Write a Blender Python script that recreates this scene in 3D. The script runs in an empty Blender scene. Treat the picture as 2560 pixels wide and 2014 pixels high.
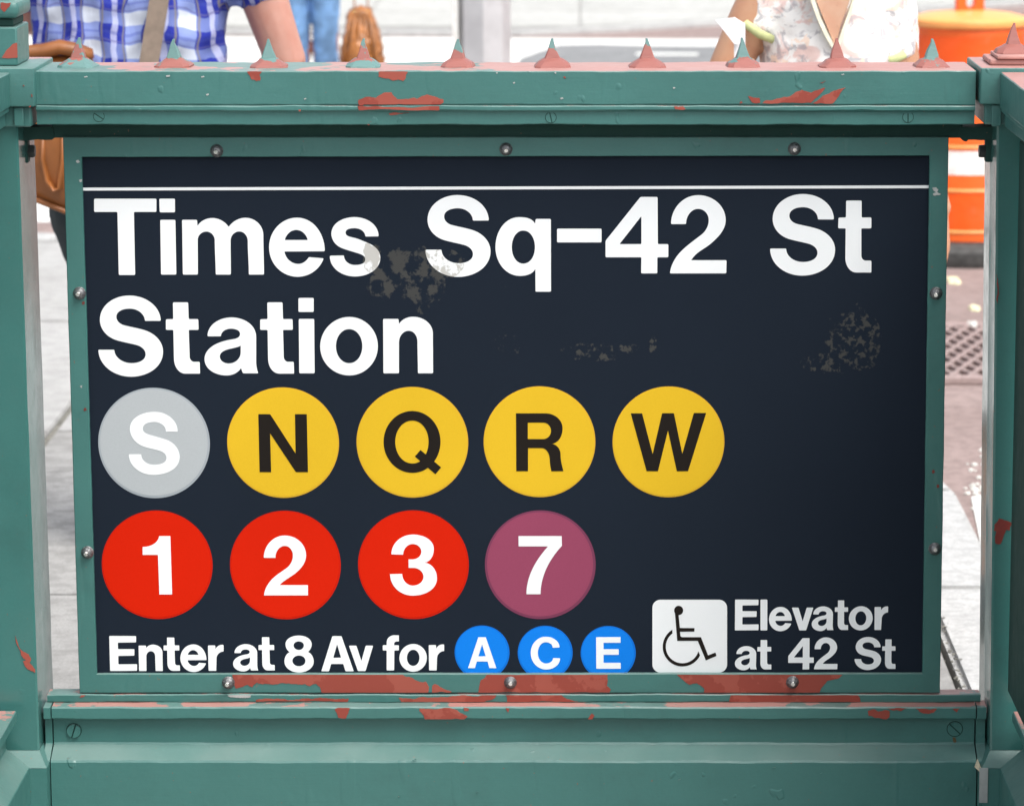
import bpy, bmesh, math, random
from math import sin, cos, tan, pi, radians, atan2, sqrt, hypot
from mathutils import Vector, Matrix, noise
from mathutils.geometry import tessellate_polygon
random.seed(7)
S = bpy.context.scene
COL = S.collection

# ------------------------------------------------------------------ camera, light, exposure
FPX, PX, PY, PITCH = 9000.0, 1450.0, 1007.0, radians(10.2)
CAM = Vector((0.0, -5.4, 1.7))
cd = bpy.data.cameras.new('camera'); cam = bpy.data.objects.new('camera', cd); COL.objects.link(cam)
cam.location = CAM; cam.rotation_euler = (pi/2 - PITCH, 0, 0)
cd.sensor_width = 36; cd.lens = FPX/2560*36; cd.shift_x = (1280-PX)/2560
cd.clip_start = .05; cd.clip_end = 6000
cd.dof.use_dof = True; cd.dof.focus_distance = 5.45; cd.dof.aperture_fstop = 10
S.camera = cam
W = bpy.data.worlds.new('World'); S.world = W; W.use_nodes = True
wn = W.node_tree.nodes; wn.clear()
sky = wn.new('ShaderNodeTexSky'); sky.sky_type = 'NISHITA'; sky.sun_disc = False
SUN_EL, SUN_AZ = radians(60), radians(140)          # azimuth clockwise from +Y (away from the camera)
sky.sun_elevation = SUN_EL; sky.sun_rotation = SUN_AZ
sky.air_density = 1.0; sky.dust_density = 4.0; sky.ozone_density = 1.0
bg = wn.new('ShaderNodeBackground'); bg.inputs[1].default_value = .15
hs = wn.new('ShaderNodeHueSaturation'); hs.inputs['Saturation'].default_value = .32
wo = wn.new('ShaderNodeOutputWorld')
W.node_tree.links.new(sky.outputs[0], hs.inputs['Color']); W.node_tree.links.new(hs.outputs[0], bg.inputs[0]); W.node_tree.links.new(bg.outputs[0], wo.inputs[0])
sl = bpy.data.lights.new('sun', 'SUN'); sl.energy = 1.5; sl.angle = radians(35); sl.color = (1, .97, .92)
so = bpy.data.objects.new('sun', sl); COL.objects.link(so); so.location = (4, 2, 9)
sd = Vector((sin(SUN_AZ)*cos(SUN_EL), cos(SUN_AZ)*cos(SUN_EL), sin(SUN_EL)))
so.rotation_euler = sd.to_track_quat('Z', 'Y').to_euler()
S.view_settings.view_transform = 'Standard'; S.view_settings.look = 'None'
S.view_settings.gamma = 1; S.view_settings.use_curve_mapping = False
S.view_settings.exposure = 0.90

# ------------------------------------------------------------------ measuring helpers
FW = Vector((0, cos(PITCH), -sin(PITCH))); UP = Vector((0, sin(PITCH), cos(PITCH))); RT = Vector((1, 0, 0))
def P(x, y, Y):                                     # photo pixel -> point on the upright plane at depth Y
    r = FW*FPX + RT*(x-PX) + UP*(PY-y)
    return CAM + r*((Y-CAM.y)/r.y)
def GR(x, y, z=0.0):                                # photo pixel -> point on the level plane at height z
    r = FW*FPX + RT*(x-PX) + UP*(PY-y)
    return CAM + r*((z-CAM.z)/r.z)
def ZR(y, Y): return P(PX, y, Y).z
def XC(x, y, Y): return P(x, y, Y).x

# ------------------------------------------------------------------ object helpers
def link(name, me, mat=None, parent=None, smooth=False):
    o = bpy.data.objects.new(name, me); COL.objects.link(o)
    if mat: me.materials.append(mat)
    if parent:
        o.parent = parent
    if smooth:
        for p in me.polygons: p.use_smooth = True
    return o
def obj(name, bm, mat=None, parent=None, smooth=False, norm=True, sharp=None):
    if norm: bmesh.ops.recalc_face_normals(bm, faces=bm.faces)
    me = bpy.data.meshes.new(name); bm.to_mesh(me); bm.free()
    o = link(name, me, mat, parent, smooth)
    if sharp is not None:
        for p in me.polygons: p.use_smooth = True
        me.set_sharp_from_angle(angle=radians(sharp))
    return o
def thing(name, label, cat, group=None, loc=(0, 0, 0)):
    o = bpy.data.objects.new(name, None); COL.objects.link(o); o.location = loc; o.empty_display_size = .1
    o['label'] = label; o['category'] = cat
    if group: o['group'] = group
    return o
def off(parent, o):                                 # keep world coordinates under a moved parent
    o.location = o.location - parent.location; return o
def tag(o, label, cat, group=None):
    o['label'] = label; o['category'] = cat
    if group: o['group'] = group
    return o
def lab(o, t): o['label'] = t; return o

def box(bm, x0, x1, y0, y1, z0, z1):
    v = [bm.verts.new(c) for c in ((x0,y0,z0),(x1,y0,z0),(x1,y1,z0),(x0,y1,z0),(x0,y0,z1),(x1,y0,z1),(x1,y1,z1),(x0,y1,z1))]
    for f in ((0,3,2,1),(4,5,6,7),(0,1,5,4),(1,2,6,5),(2,3,7,6),(3,0,4,7)): bm.faces.new([v[i] for i in f])
    return v
def bbox(name, x0, x1, y0, y1, z0, z1, mat, parent=None, r=.0015, seg=2):
    bm = bmesh.new(); box(bm, x0, x1, y0, y1, z0, z1)
    if r: bmesh.ops.bevel(bm, geom=bm.edges[:], offset=r, segments=seg, affect='EDGES', profile=.5)
    return obj(name, bm, mat, parent, sharp=22)
def hexa(bm, lo, hi):                               # two quads (bottom, top) -> solid
    a = [bm.verts.new(c) for c in lo]; b = [bm.verts.new(c) for c in hi]
    n = len(a)
    bm.faces.new(a[::-1]); bm.faces.new(b)
    for i in range(n): bm.faces.new((a[i], a[(i+1) % n], b[(i+1) % n], b[i]))
def chamfer(pr, r):
    out = []
    n = len(pr)
    for i in range(n):
        p = Vector(pr[i]); a = Vector(pr[i-1]); b = Vector(pr[(i+1) % n])
        da, db = (a-p), (b-p)
        ra = min(r, da.length*.35); rb = min(r, db.length*.35)
        out.append(tuple(p+da.normalized()*ra)); out.append(tuple(p+db.normalized()*rb))
    return out
def sweep(name, pr, x0, x1, mat, parent, n=90, amp=.0005, r=.0014, axis='x', seed=0, skew=0.0):
    """profile [(Y,z)] swept along X (or [(X,z)] along Y), with slightly wavy edges as of thick paint on old iron"""
    pr = chamfer(pr, r)
    bm = bmesh.new(); rings = []
    for i in range(n+1):
        t = x0+(x1-x0)*i/n; ring = []
        for k, (a, z) in enumerate(pr):
            kk = k//2
            wa = (noise.noise(Vector((t*14, kk*3.7+seed, 1.3)))*amp + noise.noise(Vector((t*55, kk*5.1+seed, 8.3)))*amp*.5)*.22
            wz = noise.noise(Vector((t*12, kk*4.9+seed, 5.3)))*amp*1.3 + noise.noise(Vector((t*60, kk*2.1+seed, 2.3)))*amp*.6
            ring.append(bm.verts.new((t, a+wa, z+wz) if axis == 'x' else (a+wa, t, z+wz)))
        rings.append(ring)
    m = len(pr)
    for i in range(n):
        for k in range(m):
            bm.faces.new((rings[i][k], rings[i][(k+1) % m], rings[i+1][(k+1) % m], rings[i+1][k]))
    bm.faces.new(rings[0]); bm.faces.new(rings[-1][::-1])
    return obj(name, bm, mat, parent, sharp=22)
def lathe(bm, prof, n=24, c=(0,0,0), ax=(0,0,1)):
    """profile [(r,h)] about axis ax through c"""
    q = Vector(ax).to_track_quat('Z', 'Y').to_matrix(); c = Vector(c); rings = []
    for r, h in prof:
        if r < 1e-6: rings.append([bm.verts.new(c+q@Vector((0, 0, h)))])
        else: rings.append([bm.verts.new(c+q@Vector((r*cos(2*pi*i/n), r*sin(2*pi*i/n), h))) for i in range(n)])
    for a, b in zip(rings, rings[1:]):
        for i in range(n):
            j = (i+1) % n
            if len(a) == 1 and len(b) == 1: continue
            if len(a) == 1: bm.faces.new((a[0], b[i], b[j]))
            elif len(b) == 1: bm.faces.new((a[i], a[j], b[0]))
            else: bm.faces.new((a[i], a[j], b[j], b[i]))
    if len(rings[0]) > 1: bm.faces.new(rings[0][::-1])
    if len(rings[-1]) > 1: bm.faces.new(rings[-1])
def tube(bm, pts, n=14, side=(1, 0, 0)):
    """closed tube through (x,y,z,rx,ry)"""
    P3 = [Vector(p[:3]) for p in pts]; rings = []
    for i, p in enumerate(pts):
        t = (P3[min(i+1, len(pts)-1)]-P3[max(i-1, 0)]).normalized()
        s = Vector(side); s = (s - t*s.dot(t))
        if s.length < .2: s = Vector((0, 1, 0)); s = s - t*s.dot(t)
        s.normalize(); w = t.cross(s)
        rx, ry = p[3], (p[4] if len(p) > 4 else p[3])
        rings.append([bm.verts.new(P3[i]+s*(rx*cos(2*pi*k/n))+w*(ry*sin(2*pi*k/n))) for k in range(n)])
    for a, b in zip(rings, rings[1:]):
        for k in range(n): bm.faces.new((a[k], a[(k+1) % n], b[(k+1) % n], b[k]))
    for ring, q, sgn in ((rings[0], P3[0]-(P3[1]-P3[0]).normalized()*min(pts[0][3:])*.6, -1), (rings[-1], P3[-1]+(P3[-1]-P3[-2]).normalized()*min(pts[-1][3:])*.6, 1)):
        v = bm.verts.new(q)
        for k in range(n): bm.faces.new((ring[k], ring[(k+1) % n], v))

# ------------------------------------------------------------------ material helpers
class NT:
    def __init__(s, name):
        s.m = bpy.data.materials.new(name); s.m.use_nodes = True; s.t = s.m.node_tree; s.n = s.t.nodes
        s.b = s.n['Principled BSDF']; s.geo = None
    def N(s, t, **k):
        nd = s.n.new(t)
        for a, v in k.items(): setattr(nd, a, v)
        return nd
    def L(s, a, b): s.t.links.new(a, b)
    def pos(s):
        if not s.geo: s.geo = s.N('ShaderNodeNewGeometry')
        return s.geo.outputs['Position']
    def noise(s, scale, detail=4, rough=.55, vec=None, dist=0.0):
        t = s.N('ShaderNodeTexNoise'); t.inputs['Scale'].default_value = scale; t.inputs['Detail'].default_value = detail
        t.inputs['Roughness'].default_value = rough; t.inputs['Distortion'].default_value = dist
        s.L(vec if vec is not None else s.pos(), t.inputs['Vector']); return t.outputs['Fac']
    def mapped(s, sc=(1, 1, 1), loc=(0, 0, 0), vec=None):
        m = s.N('ShaderNodeMapping'); m.inputs['Scale'].default_value = sc; m.inputs['Location'].default_value = loc
        s.L(vec if vec is not None else s.pos(), m.inputs['Vector']); return m.outputs[0]
    def mr(s, v, a, b, c=0.0, d=1.0, smooth=True):
        m = s.N('ShaderNodeMapRange'); m.interpolation_type = 'SMOOTHSTEP' if smooth else 'LINEAR'
        s.L(v, m.inputs[0]); m.inputs[1].default_value = a; m.inputs[2].default_value = b; m.inputs[3].default_value = c; m.inputs[4].default_value = d
        return m.outputs[0]
    def ma(s, op, a, b=None, c=None):
        m = s.N('ShaderNodeMath', operation=op)
        for i, v in enumerate((a, b, c)):
            if v is None: continue
            if isinstance(v, (int, float)): m.inputs[i].default_value = v
            else: s.L(v, m.inputs[i])
        return m.outputs[0]
    def mix(s, f, a, b):
        m = s.N('ShaderNodeMix', data_type='RGBA')
        for i, v in ((0, f), (6, a), (7, b)):
            if isinstance(v, (int, float)): m.inputs[i].default_value = v
            elif isinstance(v, (tuple, list)): m.inputs[i].default_value = (*v[:3], 1)
            else: s.L(v, m.inputs[i])
        return m.outputs[2]
    def xyz(s, v=None):
        x = s.N('ShaderNodeSeparateXYZ'); s.L(v if v is not None else s.pos(), x.inputs[0]); return x.outputs
    def bump(s, h, strength=.3, dist=.002, prev=None):
        b = s.N('ShaderNodeBump'); b.inputs['Strength'].default_value = strength; b.inputs['Distance'].default_value = dist
        s.L(h, b.inputs['Height'])
        if prev is not None: s.L(prev, b.inputs['Normal'])
        return b.outputs[0]
    def done(s, col=None, rough=None, nrm=None, metal=None, spec=None):
        for v, k in ((col, 'Base Color'), (rough, 'Roughness'), (metal, 'Metallic'), (spec, 'Specular IOR Level'), (nrm, 'Normal')):
            if v is None: continue
            if isinstance(v, (int, float)): s.b.inputs[k].default_value = v
            elif isinstance(v, tuple): s.b.inputs[k].default_value = (*v, 1)
            else: s.L(v, s.b.inputs[k])
        return s.m

GREEN = (.041, .140, .127); GREEN2 = (.068, .18, .165); RED = (.30, .062, .040); RED2 = (.25, .040, .024)
def paint(name, top=0.0, green=GREEN, chips=.0, left_green=False, gloss=0.0, sky_sheen=1.0):
    """thick glossy oil paint over red primer; 'top' = share of the upward faces worn to primer"""
    t = NT(name); pos = t.pos()
    big = t.noise(3.0, 3); fine = t.noise(260, 3); mid = t.noise(38, 5, .6)
    g = t.mix(t.mr(big, .35, .65), green, tuple(c*1.13 for c in green))
    g = t.mix(t.mr(fine, .3, .7, 0, .16), g, tuple(c*.78 for c in green))
    gr_ = t.noise(3.7, 8, .72, t.mapped((1, 1, 1), (9, 3, 5))); g = t.mix(t.mr(gr_, .50, .72, 0, .42), g, tuple(c*.60+.006 for c in green))
    speck = t.noise(150, 2, .5)
    g = t.mix(t.mr(speck, .735, .76, 0, .8), g, (.16, .10, .07))              # tiny chips
    r = t.mix(t.mr(t.noise(11, 4), .4, .6), RED, RED2)
    nz = t.xyz(t.geo.outputs['Normal'])[2]
    up = t.mr(nz, .94, .98)
    wv = t.mapped((1, 1, 1), (3.1, 0, 0))
    wear = t.noise(5.5, 7, .62, wv)
    if left_green:                                                              # the left end of the rail kept more of its paint
        wear = t.ma('ADD', wear, t.mr(t.xyz()[0], -.75, .55, -.06, .12, False))
    wmask = t.ma('MULTIPLY', up, t.mr(wear, .60-.22*top, .607-.22*top)) if top > 0 else None
    col = g
    if wmask is not None: col = t.mix(wmask, g, t.mix(.62, r, (.44, .21, .185)))  # worn-through primer, lightened to paint in the glare of the sky
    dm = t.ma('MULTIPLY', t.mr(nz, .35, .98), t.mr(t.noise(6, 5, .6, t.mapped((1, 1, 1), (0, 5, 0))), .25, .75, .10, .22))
    col = t.mix(t.ma('MULTIPLY', dm, sky_sheen), col, (.50, .50, .47))  # pale sky reflection painted into the colour of upward faces
    if chips > 0:
        cm = t.mr(t.noise(9, 8, .7, t.mapped((1, 1, 1), (7.7, 2, 1))), .74-chips, .745-chips)
        col = t.mix(cm, col, r)
    kb = min(1.2, 1-gloss*4)
    n1 = t.bump(mid, .26*kb, .0018); n2 = t.bump(t.noise(9, 3), .50*kb, .004, n1); n3 = t.bump(fine, .10, .0006, n2)
    n3 = t.bump(t.noise(1, 3, .6, t.mapped((14, 14, 260))), .16*kb, .0009, n3)
    dr = t.noise(24, 2, .5, t.mapped((1, 1, .22)))
    n4 = t.bump(t.mr(dr, .62, .7), .30*kb, .0012, n3)
    lump = t.noise(33, 2, .5, t.mapped((1, 1, .8), (2, 9, 4))); n4 = t.bump(t.mr(lump, .70, .76), .55*kb, .0016, n4)
    return t.done(col, t.mr(mid, .3, .7, .36-gloss, .44-gloss), n4, spec=.5+gloss)
def flat(name, col, rough=.5, metal=0.0, bumpscale=None, bs=.2, var=.12, spec=.5, nscale=40):
    t = NT(name)
    c = t.mix(t.mr(t.noise(nscale, 4), .3, .7), tuple(v*(1-var) for v in col), tuple(min(1, v*(1+var)) for v in col))
    n = t.bump(t.noise(bumpscale, 4), bs, .002) if bumpscale else None
    return t.done(c, rough, n, metal, spec)
M = {}
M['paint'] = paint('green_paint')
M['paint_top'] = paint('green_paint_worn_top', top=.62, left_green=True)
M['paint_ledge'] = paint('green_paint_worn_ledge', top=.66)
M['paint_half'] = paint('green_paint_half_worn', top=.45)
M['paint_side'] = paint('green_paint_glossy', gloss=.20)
M['paint_shaded'] = paint('green_paint_shaded', green=(.017, .054, .046), gloss=-.3)  # shaded copy: recess darkness put into the colour of beam, neck and slots
t = NT('red_primer')
M['primer'] = t.done(t.mix(t.mr(t.noise(34, 6, .65), .70, .75, 0, .55), t.mix(t.mr(t.noise(13, 5), .50, .515), RED, RED2), (.14, .045, .03)), .55, t.bump(t.noise(60, 4), .2, .001))
t = NT('red_primer_dark')
M['primer_dark'] = t.done(t.mix(t.mr(t.noise(30, 5), .4, .62), (.15, .018, .012), (.20, .03, .02)), .5)
M['scrape'] = flat('scraped_paint', (.36, .37, .36), .6)
M['rust'] = flat('rust_stain', (.10, .065, .025), .8)
M['zinc'] = flat('zinc_steel', (.19, .19, .195), .48, .85, 500, .5, .3, nscale=300)
M['stud'] = flat('bright_stud', (.75, .73, .70), .25, .9, nscale=200)
M['dark_iron'] = flat('dark_iron', (.035, .04, .04), .5, .2, 120, .4)

M['primer_pale'] = flat('weathered_primer', (.40, .20, .175), .55, 0, 60, .3, .15)
# sign faces: the vinyl carries old glue residue and tape marks
RES = [(1008, 690, 98, 92, .80, 24), (1118, 655, 50, 34, .8, 30), (2125, 850, 66, 88, .62, 48), (2060, 905, 50, 26, .5, 55), (1500, 880, 118, 26, .42, 60), (1632, 865, 12, 38, .6, 60), (1270, 850, 40, 40, .1, 60), (930, 648, 30, 45, 1.3, 20)]
YP = -0.022
def signmat(name, col, rescol, rough=.5, amt=.55, edge=None):
    t = NT(name); xyz = t.xyz(); tot = None
    for i, (cx, cy, rx, ry, dens, sc) in enumerate(RES):
        c = P(cx, cy, YP); wx = rx*.0006; wz = ry*.0006
        dx = t.ma('DIVIDE', t.ma('SUBTRACT', xyz[0], c.x), wx); dz = t.ma('DIVIDE', t.ma('SUBTRACT', xyz[2], c.z), wz)
        d = t.ma('SQRT', t.ma('ADD', t.ma('MULTIPLY', dx, dx), t.ma('MULTIPLY', dz, dz)))
        d = t.ma('ADD', d, t.mr(t.noise(22, 4, .6), .3, .7, -.4, .4, False))
        ins = t.mr(d, .92, 1.0, 1, 0)
        nz = t.noise(sc*1.9, 5, .62, t.mapped((1, 1, 1), (i*1.7, 0, 0)))
        m = t.ma('MULTIPLY', ins, t.mr(nz, .585-.14*dens, .67-.14*dens))
        tot = m if tot is None else t.ma('MAXIMUM', tot, m)
    sp = t.mr(t.noise(95, 2, .5), .79, .81, 0, .5)
    big = t.mr(t.noise(2.2, 3), .3, .7)
    base = t.mix(big, col, tuple(c*.9 for c in col))
    base = t.mix(t.mr(t.noise(900, 2), .25, .75, 0, .10), base, tuple(min(1, c*1.6+.01) for c in col))
    c = t.mix(t.ma('MULTIPLY', tot, amt), base, rescol)
    c = t.mix(t.ma('MULTIPLY', sp, .35), c, rescol)
    n = t.bump(t.noise(5, 2), .06, .004)
    return t.done(c, t.mr(t.noise(4, 3), .3, .7, rough-.05, rough+.08), n, spec=.07)
M['navy'] = signmat('navy_vinyl', (.0100, .0155, .0255), (.056, .056, .053), .55, .85)
M['white'] = signmat('white_vinyl', (.80, .82, .83), (.40, .385, .35), .45, .8)
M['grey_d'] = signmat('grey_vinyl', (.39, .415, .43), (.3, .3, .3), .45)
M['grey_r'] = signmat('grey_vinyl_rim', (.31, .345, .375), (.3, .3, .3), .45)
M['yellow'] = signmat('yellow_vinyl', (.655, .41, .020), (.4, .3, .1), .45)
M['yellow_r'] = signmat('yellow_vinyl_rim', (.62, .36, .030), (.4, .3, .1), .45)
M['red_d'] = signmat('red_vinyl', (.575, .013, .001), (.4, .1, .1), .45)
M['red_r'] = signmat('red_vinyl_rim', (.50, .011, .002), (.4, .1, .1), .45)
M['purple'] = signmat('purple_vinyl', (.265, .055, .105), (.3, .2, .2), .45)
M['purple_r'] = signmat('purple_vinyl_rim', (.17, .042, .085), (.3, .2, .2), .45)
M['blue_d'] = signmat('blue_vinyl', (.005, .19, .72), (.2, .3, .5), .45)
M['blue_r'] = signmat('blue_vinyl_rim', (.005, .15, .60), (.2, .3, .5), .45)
M['black'] = signmat('black_vinyl', (.014, .011, .009), (.05, .05, .05), .5)

# ------------------------------------------------------------------ outlines
D4 = {'u': (0, -1), 'd': (0, 1), 'l': (-1, 0), 'r': (1, 0)}
def dv(d):
    if d is None: return None
    if isinstance(d, str): d = D4[d]
    l = hypot(*d); return (d[0]/l, d[1]/l)
def bez(p, q, dp, dq, n=14):
    ch = (q[0]-p[0], q[1]-p[1]); L = hypot(*ch)
    if L < 1e-9: return []
    if dp is None and dq is None: return [q]
    cu = (ch[0]/L, ch[1]/L)
    def refl(d): k = d[0]*cu[0]+d[1]*cu[1]; return (2*k*cu[0]-d[0], 2*k*cu[1]-d[1])
    if dp is None: dp = refl(dq)
    if dq is None: dq = refl(dp)
    th = atan2(dp[1]*cu[0]-dp[0]*cu[1], dp[0]*cu[0]+dp[1]*cu[1]); ph = -atan2(dq[1]*cu[0]-dq[0]*cu[1], dq[0]*cu[0]+dq[1]*cu[1])
    a = sqrt(2)*(sin(th)-sin(ph)/16)*(sin(ph)-sin(th)/16)*(cos(th)-cos(ph))
    cc = (1+.5*(sqrt(5)-1)*cos(th)+.5*(3-sqrt(5))*cos(ph)); c2 = (1+.5*(sqrt(5)-1)*cos(ph)+.5*(3-sqrt(5))*cos(th))
    r = L*(2+a)/(3*cc); s = L*(2-a)/(3*c2)
    b1 = (p[0]+dp[0]*r, p[1]+dp[1]*r); b2 = (q[0]-dq[0]*s, q[1]-dq[1]*s); out = []
    for i in range(1, n+1):
        u = i/n; v = 1-u
        out.append((v**3*p[0]+3*v*v*u*b1[0]+3*v*u*u*b2[0]+u**3*q[0], v**3*p[1]+3*v*v*u*b1[1]+3*v*u*u*b2[1]+u**3*q[1]))
    return out
def outline(nodes):
    """nodes: (x,y) corner | (x,y,dir) smooth | (x,y,din,dout) corner with tangents; straight unless a tangent is given"""
    pts = []; n = len(nodes)
    for i in range(n):
        a, b = nodes[i], nodes[(i+1) % n]
        da = dv(a[2] if len(a) == 3 else (a[3] if len(a) == 4 else None))
        db = dv(b[2] if len(b) in (3, 4) else None)
        pts += bez(a[:2], b[:2], da, db)
    # soften hard corners a little, as cut vinyl shows
    return pts
def soften(pts, r):
    out = []; n = len(pts)
    for i in range(n):
        p = Vector(pts[i]); a = Vector(pts[i-1]); b = Vector(pts[(i+1) % n])
        u, v = a-p, b-p
        if u.length < 1e-9 or v.length < 1e-9: continue
        if u.normalized().dot(v.normalized()) > -.82 and u.length > r*.6 and v.length > r*.6:
            ra, rb = min(r, u.length*.45), min(r, v.length*.45)
            A = p+u.normalized()*ra; B = p+v.normalized()*rb
            out += [tuple(A), tuple(A*.4+p*.45+B*.15), tuple(A*.15+p*.45+B*.4), tuple(B)]
        else: out.append(tuple(p))
    return out
def ell(l, t, r, b, n=48, k=2.0):
    cx, cy, rx, ry = (l+r)/2, (t+b)/2, (r-l)/2, (b-t)/2; o = []
    for i in range(n):
        a = 2*pi*i/n; c, s = cos(a), sin(a)
        o.append((cx+rx*math.copysign(abs(c)**(2/k), c), cy+ry*math.copysign(abs(s)**(2/k), s)))
    return o
def slab(name, contours, Y, th, mat, parent, both=True):
    """contours as [(x,z)] in the sign plane -> a sheet of thickness th whose front is at Y"""
    cs = [[Vector((x, z, 0)) for x, z in c] for c in contours]
    tris = tessellate_polygon(cs) if len(cs) > 1 else [list(range(len(cs[0])))]; fl = [v for c in cs for v in c]; bm = bmesh.new()
    fr = [bm.verts.new((v.x, Y, v.y)) for v in fl]; bk = [bm.verts.new((v.x, Y+th, v.y)) for v in fl]
    for t_ in tris:
        try: bm.faces.new([fr[i] for i in t_]); bm.faces.new([bk[i] for i in t_][::-1])
        except ValueError: pass
    k = 0
    for c in cs:
        m = len(c)
        for i in range(m):
            a, b = k+i, k+(i+1) % m
            try: bm.faces.new((fr[a], fr[b], bk[b], bk[a]))
            except ValueError: pass
        k += m
    return obj(name, bm, mat, parent)

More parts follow.
